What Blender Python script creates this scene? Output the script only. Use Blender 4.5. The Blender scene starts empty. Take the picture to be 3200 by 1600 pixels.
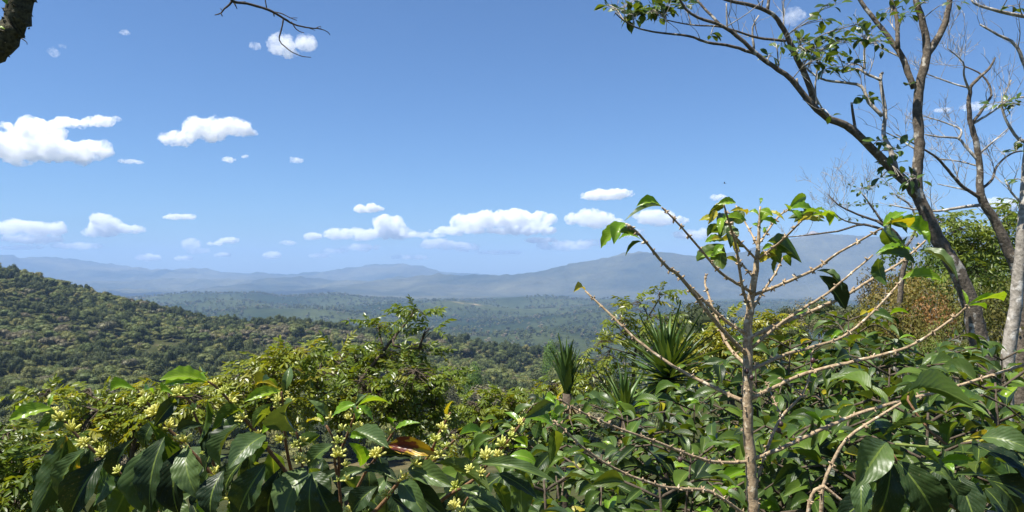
import bpy, math, random
import numpy as np
from mathutils import Vector, Matrix
R = math.radians
scene = bpy.context.scene
COL = scene.collection

# ------------------------------------------------------------------ camera, sky, sun, exposure
F = 2328.0                 # focal length in photograph pixels (3200 wide)
HZ = 850.0                 # row of the eye-level horizon in the photograph
cam_d = bpy.data.cameras.new('camera'); cam = bpy.data.objects.new('camera', cam_d); COL.objects.link(cam)
cam_d.sensor_width = 36.0; cam_d.lens = 36.0 * F / 3200.0
cam_d.shift_y = (HZ - 800.0) / 3200.0
cam_d.clip_start = 0.05; cam_d.clip_end = 120000.0
cam.location = (0, 0, 0); cam.rotation_euler = (R(90), 0, 0)
scene.camera = cam

SUN_TO = Vector((-0.40, -0.20, 0.90)).normalized()
SUN_EL = math.asin(SUN_TO.z); SUN_AZ = math.atan2(SUN_TO.x, SUN_TO.y)
world = bpy.data.worlds.new('World'); scene.world = world; world.use_nodes = True
wn, wl = world.node_tree.nodes, world.node_tree.links
wn.clear()
wo = wn.new('ShaderNodeOutputWorld'); wb = wn.new('ShaderNodeBackground'); ws = wn.new('ShaderNodeTexSky')
ws.sky_type = 'NISHITA'; ws.sun_disc = False
ws.sun_elevation = SUN_EL; ws.sun_rotation = SUN_AZ
ws.altitude = 900; ws.air_density = 1.0; ws.dust_density = 1.0; ws.ozone_density = 10.0
wb.inputs['Strength'].default_value = 0.066
wt = wn.new('ShaderNodeMix'); wt.data_type = 'RGBA'; wt.blend_type = 'MULTIPLY'; wt.inputs['Factor'].default_value = 1.0; wt.inputs[7].default_value = (.89, 1.0, 1.06, 1)   # tints the sky less red, slightly bluer
wl.new(ws.outputs[0], wt.inputs[6]); wl.new(wt.outputs[2], wb.inputs[0]); wl.new(wb.outputs[0], wo.inputs[0])
sun_d = bpy.data.lights.new('sun', 'SUN'); sun = bpy.data.objects.new('sun', sun_d); COL.objects.link(sun)
sun_d.energy = 5.0; sun_d.angle = R(0.5); sun_d.color = (1.0, 0.95, 0.87)
sun.rotation_euler = (-SUN_TO).to_track_quat('-Z', 'Y').to_euler()
vs = scene.view_settings
vs.view_transform = 'Standard'; vs.look = 'None'; vs.exposure = 1.02; vs.gamma = 1.0; vs.use_curve_mapping = False
scene.cycles.max_bounces = 32; scene.cycles.diffuse_bounces = 4; scene.cycles.glossy_bounces = 3
scene.cycles.transmission_bounces = 6; scene.cycles.volume_bounces = 24; scene.cycles.transparent_max_bounces = 4
scene.cycles.use_denoising = True

rng = random.Random(11)
def at(px, py, d):
    """a point of the place: seen at photograph pixel (px, py), d metres ahead"""
    return Vector(((px - 1600.0) / F * d, d, (HZ - py) / F * d))

# ------------------------------------------------------------------ mesh helpers
class MB:
    def __init__(s): s.v = []; s.f = []; s.uv = []
    def add(s, v, f):
        o = len(s.v); s.v.extend(v); s.f.extend([tuple(i + o for i in q) for q in f])
    def mesh(s, name, mat, smooth=True, uv=None):
        m = bpy.data.meshes.new(name); m.from_pydata([tuple(p) for p in s.v], [], s.f)
        if smooth: m.polygons.foreach_set('use_smooth', [True] * len(m.polygons))
        if uv is not None:
            l = m.uv_layers.new(name='uv')
            idx = np.empty(len(m.loops), dtype=np.int32); m.loops.foreach_get('vertex_index', idx)
            l.data.foreach_set('uv', np.asarray(uv, dtype=np.float32)[idx].ravel())
        m.materials.append(mat); m.update(); return m

def np_mesh(name, verts, faces, mat, smooth=False, extra=()):
    faces = np.asarray(faces, dtype=np.int32); verts = np.asarray(verts, dtype=np.float32)
    m = bpy.data.meshes.new(name); n = faces.shape[1]
    m.vertices.add(len(verts)); m.vertices.foreach_set('co', verts.ravel())
    m.loops.add(faces.size); m.loops.foreach_set('vertex_index', faces.ravel())
    m.polygons.add(len(faces)); m.polygons.foreach_set('loop_start', np.arange(0, faces.size, n, dtype=np.int32))
    m.polygons.foreach_set('use_smooth', np.full(len(faces), smooth, dtype=bool))
    m.materials.append(mat)
    for e in extra: m.materials.append(e)
    m.update(calc_edges=True); m.validate(); return m

def catmull(pts, rad, step):
    """smooth a polyline; returns points and radii"""
    P = [Vector(p) for p in pts]; n = len(P)
    if n == 2: P = [P[0], P[0].lerp(P[1], .5), P[1]]; rad = [rad[0], (rad[0] + rad[-1]) / 2, rad[-1]]; n = 3
    op, orr = [], []
    for i in range(n - 1):
        p0 = P[i - 1] if i > 0 else P[i] * 2 - P[i + 1]
        p3 = P[i + 2] if i + 2 < n else P[i + 1] * 2 - P[i]
        p1, p2 = P[i], P[i + 1]
        k = max(1, min(24, int(math.ceil((p2 - p1).length / step))))
        for j in range(k):
            t = j / k
            op.append(0.5 * ((2 * p1) + (p2 - p0) * t + (2 * p0 - 5 * p1 + 4 * p2 - p3) * t * t + (3 * p1 - p0 - 3 * p2 + p3) * t ** 3))
            orr.append(rad[i] + (rad[i + 1] - rad[i]) * t)
    op.append(P[-1]); orr.append(rad[-1])
    return op, orr

def tube(mb, pts, rad, sides=8, rough=0.0, rs=None, cap=True):
    n = len(pts); rs = rs or rng
    ref = Vector((0.31, 0.2, 0.93)); V = []; Fc = []
    for i in range(n):
        d = (pts[min(i + 1, n - 1)] - pts[max(i - 1, 0)])
        if d.length < 1e-9: d = Vector((0, 0, 1))
        d.normalize()
        a = d.cross(ref)
        if a.length < .05: a = d.cross(Vector((1, 0, 0)))
        a.normalize(); b = d.cross(a)
        for k in range(sides):
            t = 2 * math.pi * k / sides
            r = rad[i] * (1 + rough * rs.uniform(-1, 1))
            V.append(pts[i] + (a * math.cos(t) + b * math.sin(t)) * r)
    for i in range(n - 1):
        for k in range(sides):
            k2 = (k + 1) % sides
            Fc.append((i * sides + k, i * sides + k2, (i + 1) * sides + k2, (i + 1) * sides + k))
    if cap:
        Fc.append(tuple(range(sides))[::-1]); Fc.append(tuple((n - 1) * sides + k for k in range(sides)))
    mb.add(V, Fc)

# ------------------------------------------------------------------ objects
def thing(name, label, cat, loc, group=None):
    o = bpy.data.objects.new(name, None); COL.objects.link(o); o.empty_display_size = 0.1
    o.location = loc; o['label'] = label; o['category'] = cat
    if group: o['group'] = group
    return o
def part(name, mesh, parent=None, mat=None, kind=None, label=None, root=None):
    """mesh object in world coordinates, parented to a thing (an Empty without rotation) or to a part of it"""
    o = bpy.data.objects.new(name, mesh); COL.objects.link(o)
    if parent is not None:
        o.parent = parent
        o.matrix_parent_inverse = Matrix.Translation(-parent.location) if parent.type == 'EMPTY' else Matrix()
    if mat is not None: o.matrix_basis = mat
    if kind: o['kind'] = kind
    if label: o['label'] = label
    return o
def structure(name, mesh):
    o = part(name, mesh); o['kind'] = 'structure'; return o

# ------------------------------------------------------------------ materials
def new_mat(name):
    m = bpy.data.materials.new(name); m.use_nodes = True; m.node_tree.nodes.clear()
    return m, m.node_tree.nodes, m.node_tree.links
def ramp(n, stops):
    r = n.new('ShaderNodeValToRGB'); e = r.color_ramp.elements
    e[0].position, e[0].color = stops[0][0], (*stops[0][1], 1)
    e[1].position, e[1].color = stops[-1][0], (*stops[-1][1], 1)
    for p, c in stops[1:-1]:
        x = e.new(p); x.color = (*c, 1)
    return r
def math_n(n, l, op, a, b=None, c=None, clamp=False):
    m = n.new('ShaderNodeMath'); m.operation = op; m.use_clamp = clamp
    for i, x in enumerate((a, b, c)):
        if x is None: continue
        if isinstance(x, (int, float)): m.inputs[i].default_value = x
        else: l.new(x, m.inputs[i])
    return m.outputs[0]
def mixc(n, l, fac, a, b, mode='MIX'):
    m = n.new('ShaderNodeMix'); m.data_type = 'RGBA'; m.blend_type = mode
    if isinstance(fac, (int, float)): m.inputs['Factor'].default_value = fac
    else: l.new(fac, m.inputs['Factor'])
    for k, x in ((6, a), (7, b)):
        if isinstance(x, tuple): m.inputs[k].default_value = (*x, 1)
        else: l.new(x, m.inputs[k])
    return m.outputs[2]

def leaf_mat(name, cols, rough=0.35, trans=0.3, tcol=None, veins=True, spots=None, rib=(0.16, 0.22, 0.04), spec=0.5, veinb=0.16):
    """leaf: a colour that differs from leaf to leaf, pale midrib, quilted veins, light shining through"""
    m, n, l = new_mat(name)
    out = n.new('ShaderNodeOutputMaterial'); oi = n.new('ShaderNodeObjectInfo')
    k = len(cols); r = ramp(n, [(i / (k - 1), c) for i, c in enumerate(cols)]); l.new(oi.outputs['Random'], r.inputs[0])
    col = r.outputs[0]
    tc = n.new('ShaderNodeTexCoord')
    nz = n.new('ShaderNodeTexNoise'); nz.inputs['Scale'].default_value = 3.5; nz.inputs['Detail'].default_value = 3
    vadd = n.new('ShaderNodeVectorMath'); vadd.operation = 'ADD'; l.new(tc.outputs['Object'], vadd.inputs[0]); l.new(oi.outputs['Location'], vadd.inputs[1])
    l.new(vadd.outputs[0], nz.inputs['Vector'])
    v = math_n(n, l, 'MULTIPLY_ADD', nz.outputs[0], 0.7, 0.65)
    col = mixc(n, l, 1.0, col, v, 'MULTIPLY') if False else col
    hs = n.new('ShaderNodeHueSaturation'); l.new(col, hs.inputs['Color']); l.new(v, hs.inputs['Value']); col = hs.outputs[0]
    bs = n.new('ShaderNodeBsdfPrincipled')
    if veins:
        sx = n.new('ShaderNodeSeparateXYZ'); l.new(tc.outputs['UV'], sx.inputs[0])
        au = math_n(n, l, 'ABSOLUTE', math_n(n, l, 'SUBTRACT', sx.outputs[0], 0.5))
        ribm = math_n(n, l, 'LESS_THAN', au, 0.028)
        ph = math_n(n, l, 'SUBTRACT', math_n(n, l, 'MULTIPLY', sx.outputs[1], 9.0), math_n(n, l, 'MULTIPLY', au, 7.0))
        wv = math_n(n, l, 'ABSOLUTE', math_n(n, l, 'SINE', math_n(n, l, 'MULTIPLY', ph, math.pi)))
        vein = math_n(n, l, 'LESS_THAN', wv, 0.10)
        col = mixc(n, l, math_n(n, l, 'MULTIPLY', vein, 0.10), col, rib)
        col = mixc(n, l, math_n(n, l, 'MULTIPLY', ribm, 0.8), col, rib)
        bp = n.new('ShaderNodeBump'); bp.inputs['Strength'].default_value = veinb; bp.inputs['Distance'].default_value = 0.002
        l.new(math_n(n, l, 'ADD', wv, math_n(n, l, 'MULTIPLY', nz.outputs[0], 3.0)), bp.inputs['Height']); l.new(bp.outputs[0], bs.inputs['Normal'])
    if spots:
        n2 = n.new('ShaderNodeTexNoise'); n2.inputs['Scale'].default_value = 2.2; n2.inputs['Detail'].default_value = 4
        l.new(vadd.outputs[0], n2.inputs['Vector'])
        rr = ramp(n, [(spots[1], (0, 0, 0)), (min(1, spots[1] + .05), (1, 1, 1))]); l.new(n2.outputs[0], rr.inputs[0])
        col = mixc(n, l, rr.outputs[0], col, spots[0])
    sp = n.new('ShaderNodeTexNoise'); sp.inputs['Scale'].default_value = 26; sp.inputs['Detail'].default_value = 3; l.new(vadd.outputs[0], sp.inputs['Vector'])
    sr = ramp(n, [(.63, (0, 0, 0)), (.72, (.45, .45, .45))]); l.new(sp.outputs[0], sr.inputs[0])      # dust and small blemishes
    col = mixc(n, l, sr.outputs[0], col, (.17, .15, .07))
    l.new(col, bs.inputs['Base Color'])
    n3 = n.new('ShaderNodeTexNoise'); n3.inputs['Scale'].default_value = 9.0; l.new(vadd.outputs[0], n3.inputs['Vector'])
    l.new(math_n(n, l, 'MULTIPLY_ADD', n3.outputs[0], 0.25, rough - 0.12), bs.inputs['Roughness'])
    bs.inputs['Specular IOR Level'].default_value = spec
    tr = n.new('ShaderNodeBsdfTranslucent')
    tcn = mixc(n, l, 1.0, col, tcol or (2.2, 1.7, 0.5), 'MULTIPLY'); l.new(tcn, tr.inputs[0])
    mx = n.new('ShaderNodeMixShader'); mx.inputs[0].default_value = trans
    l.new(bs.outputs[0], mx.inputs[1]); l.new(tr.outputs[0], mx.inputs[2]); l.new(mx.outputs[0], out.inputs[0])
    return m

def bark_mat(name, c1, c2, lichen=None, scale=40.0, bump=0.6, lich_thr=0.6):
    m, n, l = new_mat(name)
    out = n.new('ShaderNodeOutputMaterial'); bs = n.new('ShaderNodeBsdfPrincipled'); geo = n.new('ShaderNodeNewGeometry')
    nz = n.new('ShaderNodeTexNoise'); nz.inputs['Scale'].default_value = scale; nz.inputs['Detail'].default_value = 6; nz.inputs['Roughness'].default_value = .65
    l.new(geo.outputs['Position'], nz.inputs['Vector'])
    r = ramp(n, [(0.32, c1), (0.68, c2)]); l.new(nz.outputs[0], r.inputs[0]); col = r.outputs[0]
    if lichen:
        n2 = n.new('ShaderNodeTexNoise'); n2.inputs['Scale'].default_value = scale * .45; n2.inputs['Detail'].default_value = 5
        l.new(geo.outputs['Position'], n2.inputs['Vector'])
        r2 = ramp(n, [(lich_thr, (0, 0, 0)), (lich_thr + .06, (1, 1, 1))]); l.new(n2.outputs[0], r2.inputs[0])
        col = mixc(n, l, r2.outputs[0], col, lichen)
    l.new(col, bs.inputs['Base Color']); bs.inputs['Roughness'].default_value = .85; bs.inputs['Specular IOR Level'].default_value = .25
    bp = n.new('ShaderNodeBump'); bp.inputs['Strength'].default_value = bump; bp.inputs['Distance'].default_value = .4 / scale
    l.new(nz.outputs[0], bp.inputs['Height']); l.new(bp.outputs[0], bs.inputs['Normal']); l.new(bs.outputs[0], out.inputs[0])
    return m

def crown_mat(name, cols, trans=0.32, rough=.6):
    """far foliage: colour differs from tree to tree and clump to clump"""
    m, n, l = new_mat(name)
    out = n.new('ShaderNodeOutputMaterial'); bs = n.new('ShaderNodeBsdfPrincipled'); oi = n.new('ShaderNodeObjectInfo'); geo = n.new('ShaderNodeNewGeometry')
    k = len(cols); r = ramp(n, [(i / (k - 1), c) for i, c in enumerate(cols)]); l.new(oi.outputs['Random'], r.inputs[0])
    v = math_n(n, l, 'MULTIPLY_ADD', geo.outputs['Random Per Island'], .9, .5)
    hs = n.new('ShaderNodeHueSaturation'); l.new(r.outputs[0], hs.inputs['Color']); l.new(v, hs.inputs['Value'])
    l.new(hs.outputs[0], bs.inputs['Base Color']); bs.inputs['Roughness'].default_value = rough; bs.inputs['Specular IOR Level'].default_value = .2
    tr = n.new('ShaderNodeBsdfTranslucent'); l.new(mixc(n, l, 1.0, hs.outputs[0], (1.7, 1.5, .6), 'MULTIPLY'), tr.inputs[0])
    mx = n.new('ShaderNodeMixShader'); mx.inputs[0].default_value = trans
    l.new(bs.outputs[0], mx.inputs[1]); l.new(tr.outputs[0], mx.inputs[2]); l.new(mx.outputs[0], out.inputs[0])
    return m

M = {}
M['coffee_dark'] = leaf_mat('coffee_leaf_dark', [(.010, .022, .009), (.019, .036, .011), (.030, .054, .014), (.022, .040, .014)], .42, .16, spec=.27)  # dark glossy green, with shade painted in for the shadowed leaves
M['coffee_lit'] = leaf_mat('coffee_leaf_lit', [(.050, .088, .026), (.064, .106, .028), (.080, .124, .032)], .40, .2, spec=.40)  # same leaf in a lighter green, sunlight painted into the colour
M['coffee_backlit'] = leaf_mat('coffee_leaf_backlit', [(.045, .090, .012), (.060, .110, .016), (.085, .125, .016)], .38, .45)  # backlit leaves: part of the glow is painted as a brighter green
M['coffee_young'] = leaf_mat('coffee_leaf_young', [(.12, .24, .012), (.16, .30, .018), (.22, .34, .02)], .30, .40, rib=(.30, .36, .08), tcol=(1.7, 1.5, .5))
M['coffee_yellow'] = leaf_mat('coffee_leaf_yellowing', [(.30, .30, .012), (.38, .33, .015), (.30, .26, .02)], .38, .40, rib=(.4, .4, .1), tcol=(1.5, 1.3, .5))
M['coffee_sick'] = leaf_mat('coffee_leaf_blotched', [(.40, .26, .015), (.45, .30, .02)], .40, .30, spots=((.10, .020, .012), .47), rib=(.4, .35, .06), tcol=(1.4, 1.2, .5))
M['coffee_patch'] = leaf_mat('coffee_leaf_yellow_edge', [(.030, .055, .010), (.040, .070, .012)], .38, .40, spots=((.42, .30, .03), .60))
M['bush'] = leaf_mat('coffee_bush_leaf', [(.012, .026, .008), (.022, .045, .011), (.050, .095, .015), (.11, .18, .020), (.018, .036, .010), (.07, .13, .016), (.025, .05, .012)], .44, .28, spec=.32)
M['pinnate'] = leaf_mat('pinnate_leaflet', [(.085, .135, .013), (.13, .185, .017), (.19, .24, .023), (.28, .27, .033), (.10, .155, .015), (.22, .25, .027)], .36, .42, veins=False, tcol=(1.7, 1.4, .4))
M['pinnate_dull'] = leaf_mat('pinnate_leaflet_dull', [(.09, .14, .022), (.13, .19, .028), (.18, .23, .035)], .45, .4, veins=False, tcol=(1.6, 1.4, .45))
M['tree_leaf'] = leaf_mat('shade_tree_leaf', [(.030, .060, .012), (.05, .095, .016), (.09, .15, .02)], .38, .34, veins=False)
M['yucca'] = leaf_mat('yucca_blade', [(.025, .055, .012), (.045, .090, .018), (.085, .14, .03)], .40, .18, veins=False, spec=.3)
M['yucca_dry'] = leaf_mat('yucca_blade_dry', [(.22, .16, .08), (.30, .22, .12), (.16, .11, .06)], .7, .1, veins=False, spec=.2)
M['yucca_pale'] = leaf_mat('yucca_blade_pale', [(.06, .12, .03), (.10, .17, .04), (.13, .20, .05)], .35, .2, veins=False)
M['bud'] = leaf_mat('coffee_flower_bud', [(.68, .67, .17), (.74, .72, .24), (.56, .62, .14)], .5, .3, veins=False, tcol=(1.2, 1.15, .7))
M['berry'] = leaf_mat('coffee_berry', [(.30, .26, .03), (.06, .02, .02)], .35, .0, veins=False)
M['berry_dry'] = leaf_mat('coffee_berry_dried', [(.045, .022, .02), (.06, .03, .025)], .5, .0, veins=False)
M['bark_twigdark'] = bark_mat('dark_twig', (.03, .024, .018), (.10, .08, .06), None, 90, .6)
M['bark_coffee'] = bark_mat('coffee_bark', (.17, .115, .065), (.50, .38, .235), (.58, .49, .35), 110, .7, .60)
M['bark_twig'] = bark_mat('coffee_twig', (.11, .055, .028), (.26, .15, .075), None, 160, .5)
M['stem_green'] = bark_mat('green_stem', (.10, .16, .03), (.22, .24, .06), None, 120, .3)
M['bark_dark'] = bark_mat('shade_tree_bark', (.052, .042, .031), (.19, .155, .115), (.40, .37, .31), 22, 1.0, .59)
M['bark_pale'] = bark_mat('pale_bark', (.16, .14, .11), (.42, .38, .32), (.55, .52, .46), 16, .7, .56)
M['bark_moss'] = bark_mat('mossy_bark', (.012, .011, .007), (.11, .10, .055), (.30, .28, .20), 75, 1.0, .66)
M['bark_stem'] = bark_mat('shrub_stem', (.05, .038, .025), (.13, .10, .07), None, 60, .6)
M['c_olive'] = crown_mat('forest_olive', [(.080, .105, .030), (.10, .125, .034), (.13, .145, .045), (.088, .11, .036)])
M['c_dark'] = crown_mat('forest_dark', [(.045, .060, .022), (.060, .080, .028), (.078, .094, .034)])
M['c_grey'] = crown_mat('forest_dry', [(.125, .118, .065), (.15, .135, .075), (.14, .115, .065), (.11, .115, .055)], .1)
M['c_light'] = crown_mat('forest_light', [(.15, .16, .055), (.17, .18, .06), (.19, .18, .07)])
M['c_bright'] = crown_mat('bright_foliage', [(.11, .19, .03), (.12, .20, .035)], .3)
M['c_red'] = crown_mat('reddish_foliage', [(.26, .14, .06), (.20, .16, .05), (.14, .16, .04)], .35)
M['c_shrub'] = crown_mat('shrub_foliage', [(.06, .10, .02), (.09, .14, .025), (.13, .17, .03)], .35)
M['c_shrub2'] = crown_mat('shrub_foliage_mixed', [(.11, .12, .03), (.15, .12, .03), (.08, .12, .025)], .35)

def ground_mat():
    m, n, l = new_mat('forest_floor')
    out = n.new('ShaderNodeOutputMaterial'); bs = n.new('ShaderNodeBsdfPrincipled'); geo = n.new('ShaderNodeNewGeometry')
    a = n.new('ShaderNodeTexNoise'); a.inputs['Scale'].default_value = .018; a.inputs['Detail'].default_value = 6
    b = n.new('ShaderNodeTexNoise'); b.inputs['Scale'].default_value = .35; b.inputs['Detail'].default_value = 5
    l.new(geo.outputs['Position'], a.inputs['Vector']); l.new(geo.outputs['Position'], b.inputs['Vector'])
    r = ramp(n, [(.35, (.035, .042, .016)), (.58, (.055, .058, .024)), (.70, (.13, .105, .055)), (.78, (.17, .13, .07))]); l.new(a.outputs[0], r.inputs[0])
    hs = n.new('ShaderNodeHueSaturation'); l.new(r.outputs[0], hs.inputs['Color']); l.new(math_n(n, l, 'MULTIPLY_ADD', b.outputs[0], 1.2, .4), hs.inputs['Value'])
    l.new(hs.outputs[0], bs.inputs['Base Color']); bs.inputs['Roughness'].default_value = 1; bs.inputs['Specular IOR Level'].default_value = 0
    bp = n.new('ShaderNodeBump'); bp.inputs['Strength'].default_value = 1; bp.inputs['Distance'].default_value = .3
    l.new(b.outputs[0], bp.inputs['Height']); l.new(bp.outputs[0], bs.inputs['Normal']); l.new(bs.outputs[0], out.inputs[0]); return m
def far_mat(name, s1, s2, c1, c2, c3, bump):
    m, n, l = new_mat(name)
    out = n.new('ShaderNodeOutputMaterial'); bs = n.new('ShaderNodeBsdfPrincipled'); geo = n.new('ShaderNodeNewGeometry')
    a = n.new('ShaderNodeTexNoise'); a.inputs['Scale'].default_value = s1; a.inputs['Detail'].default_value = 8; a.inputs['Roughness'].default_value = .6
    b = n.new('ShaderNodeTexNoise'); b.inputs['Scale'].default_value = s2; b.inputs['Detail'].default_value = 6; b.inputs['Roughness'].default_value = .7
    l.new(geo.outputs['Position'], a.inputs['Vector']); l.new(geo.outputs['Position'], b.inputs['Vector'])
    r = ramp(n, [(.38, c1), (.58, c2), (.66, c2), (.71, c3)]); l.new(a.outputs[0], r.inputs[0])
    hs = n.new('ShaderNodeHueSaturation'); l.new(r.outputs[0], hs.inputs['Color']); l.new(math_n(n, l, 'MULTIPLY_ADD', b.outputs[0], 1.6, .2), hs.inputs['Value'])
    l.new(hs.outputs[0], bs.inputs['Base Color']); bs.inputs['Roughness'].default_value = 1; bs.inputs['Specular IOR Level'].default_value = 0
    bp = n.new('ShaderNodeBump'); bp.inputs['Strength'].default_value = 1; bp.inputs['Distance'].default_value = bump
    l.new(b.outputs[0], bp.inputs['Height']); l.new(bp.outputs[0], bs.inputs['Normal']); l.new(bs.outputs[0], out.inputs[0]); return m
M['ground'] = ground_mat()
M['valley'] = far_mat('valley_woodland', .0016, .02, (.016, .028, .012), (.050, .062, .024), (.26, .20, .12), 9)
M['mountain'] = far_mat('mountain_woods_relief', .00055, .004, (.014, .024, .013), (.095, .092, .052), (.36, .27, .19), 80)  # woods and fields; patch contrast raised to paint in relief shading

# ------------------------------------------------------------------ terrain
def vnoise(x, y, seed):
    xi = np.floor(x).astype(np.int64); yi = np.floor(y).astype(np.int64); fx = x - xi; fy = y - yi
    fx = fx * fx * (3 - 2 * fx); fy = fy * fy * (3 - 2 * fy)
    def h(a, b):
        k = (a * 374761393 + b * 668265263 + seed * 1442695041) & 0xffffffff
        k = ((k ^ (k >> 13)) * 1274126177) & 0xffffffff
        return ((k ^ (k >> 16)) & 0xffff) / 65535.0
    return (h(xi, yi) * (1 - fx) + h(xi + 1, yi) * fx) * (1 - fy) + (h(xi, yi + 1) * (1 - fx) + h(xi + 1, yi + 1) * fx) * fy
def fbm(x, y, seed, oct=4, ridged=False):
    s = 0; a = 1; t = 0
    for o in range(oct):
        v = vnoise(x * 2 ** o + 17 * o, y * 2 ** o + 31 * o, seed + o)
        v = 1 - abs(2 * v - 1) if ridged else v
        s = s + a * v; t += a; a *= .5
    return s / t - .5

PXK = np.array([-1500, 0, 250, 500, 750, 1000, 1250, 1500, 1750, 2000, 2250, 2500, 2750, 3000, 3200, 4700], float)
def prof(pairs):
    a = np.array(pairs, float); return np.interp(PXF, a[:, 0], a[:, 1])
PXF = np.arange(-1500, 4701, 20.0)
ROWS = []
def rz(d, *z):
    ROWS.append((d, np.interp(PXF, PXK, np.array(z if len(z) > 1 else z * 16, float))))
def rp(d, pairs): ROWS.append((d, (HZ - prof(pairs)) / F * d))
rz(.4, -1.65)
rz(3, -1.9, -1.9, -1.9, -1.9, -1.9, -1.95, -2, -2, -2, -2, -2, -1.95, -1.9, -1.9, -1.85, -1.8)
rz(8, -2.6, -2.7, -2.8, -2.9, -3, -3.1, -3.2, -3.2, -3.1, -3, -2.8, -2.5, -2.3, -2.2, -2.1, -2)
rz(20, -6, -6, -6, -6.3, -6.5, -6.8, -7, -7, -6.5, -6, -4.8, -3.4, -2.4, -2.1, -1.8, -1)
rz(40, -16, -16, -16, -17, -17, -17.5, -18, -17, -15, -12.5, -8.5, -5.2, -2.9, -1.9, -.8, 2)
rz(100, -32, -32, -32, -32, -32, -32, -32, -31, -30, -27, -18, -11, -8, -5, -1, 8)
rz(180, -52, -52, -52, -52, -52, -52, -50, -49, -47, -42, -26, -20, -18, -18, -10, 10)
rp(300, [(-1500, 1360), (0, 1340), (500, 1330), (1000, 1310), (1500, 1300), (1750, 1310), (2000, 1400), (2500, 1480), (3200, 1400), (4700, 1300)])
rp(450, [(-1500, 1120), (0, 1180), (500, 1200), (1000, 1215), (1250, 1220), (1500, 1230), (1750, 1245), (2000, 1330), (3200, 1420), (4700, 1300)])
rp(600, [(-1500, 950), (0, 1030), (250, 1062), (500, 1095), (750, 1110), (1000, 1130), (1250, 1150), (1500, 1190), (1750, 1225), (2000, 1350), (3200, 1350), (4700, 1300)])
rp(850, [(-1500, 700), (-300, 790), (0, 855), (130, 888), (250, 920), (400, 957), (560, 992), (700, 1018), (800, 1026), (900, 1020), (1000, 1034), (1200, 1066), (1380, 1077), (1500, 1090), (1650, 1102), (1750, 1117), (1900, 1170), (2100, 1300), (3200, 1300), (4700, 1300)])
rp(1000, [(-1500, 720), (-300, 810), (0, 870), (250, 925), (560, 1000), (800, 1035), (1000, 1045), (1380, 1085), (1750, 1150), (1900, 1200), (2100, 1250), (3200, 1250), (4700, 1250)])
rz(1300, -60, -110, -130, -150, -160, -165, -170, -172, -175, -178, -180, -180, -180, -180, -180, -180)
rz(2000, -225)
rp(2600, [(-1500, 1050), (0, 1055), (1200, 1075), (1500, 1055), (1700, 1030), (1850, 1048), (2000, 1078), (2300, 1052), (2600, 1068), (4700, 1060)])
rp(2950, [(-1500, 1052), (4700, 1052)])
rp(3350, [(-1500, 1000), (500, 1005), (800, 985), (1000, 978), (1150, 988), (1350, 1022), (1600, 1018), (1900, 990), (2200, 1016), (2500, 992), (3200, 1005), (4700, 1000)])
rp(3750, [(-1500, 1008), (4700, 1008)])
rp(4250, [(-1500, 955), (450, 952), (650, 942), (800, 955), (1000, 972), (1200, 966), (1400, 950), (1600, 962), (1800, 972), (2100, 958), (2400, 975), (3200, 965), (4700, 960)])
rp(4700, [(-1500, 972), (4700, 972)])
rp(5200, [(-1500, 930), (0, 945), (440, 928), (560, 922), (700, 918), (800, 916), (900, 933), (1050, 929), (1200, 944), (1400, 948), (1550, 938), (1680, 930), (1800, 940), (2000, 952), (2500, 958), (3200, 960), (4700, 960)])
rz(6500, -270); 
rp(7800, [(-1500, 930), (0, 930), (1200, 928), (1600, 925), (2000, 935), (2500, 940), (3200, 940), (4700, 940)])
rp(10000, [(-1500, 895), (0, 895), (1000, 892), (1200, 880), (1320, 857), (1450, 851), (1520, 846), (1600, 838), (1720, 831), (1800, 821), (1900, 806), (2000, 791), (2110, 784), (2200, 792), (2300, 787), (2420, 762), (2480, 748), (2540, 733), (2620, 739), (2700, 739), (2850, 733), (3000, 726), (3200, 716), (4700, 690)])
rp(11600, [(-1500, 880), (0, 880), (1200, 878), (1450, 880), (2000, 880), (3200, 860), (4700, 830)])
rp(15500, [(-1500, 770), (-100, 786), (40, 787), (58, 800), (120, 806), (250, 814), (500, 827), (750, 838), (900, 845), (1050, 843), (1180, 837), (1260, 829), (1310, 840), (1400, 851), (1500, 852), (1700, 856), (3200, 856), (4700, 840)])
rz(20000, -500)
LD = np.log(np.array([r[0] for r in ROWS])); ZR = np.stack([r[1] for r in ROWS])

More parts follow.
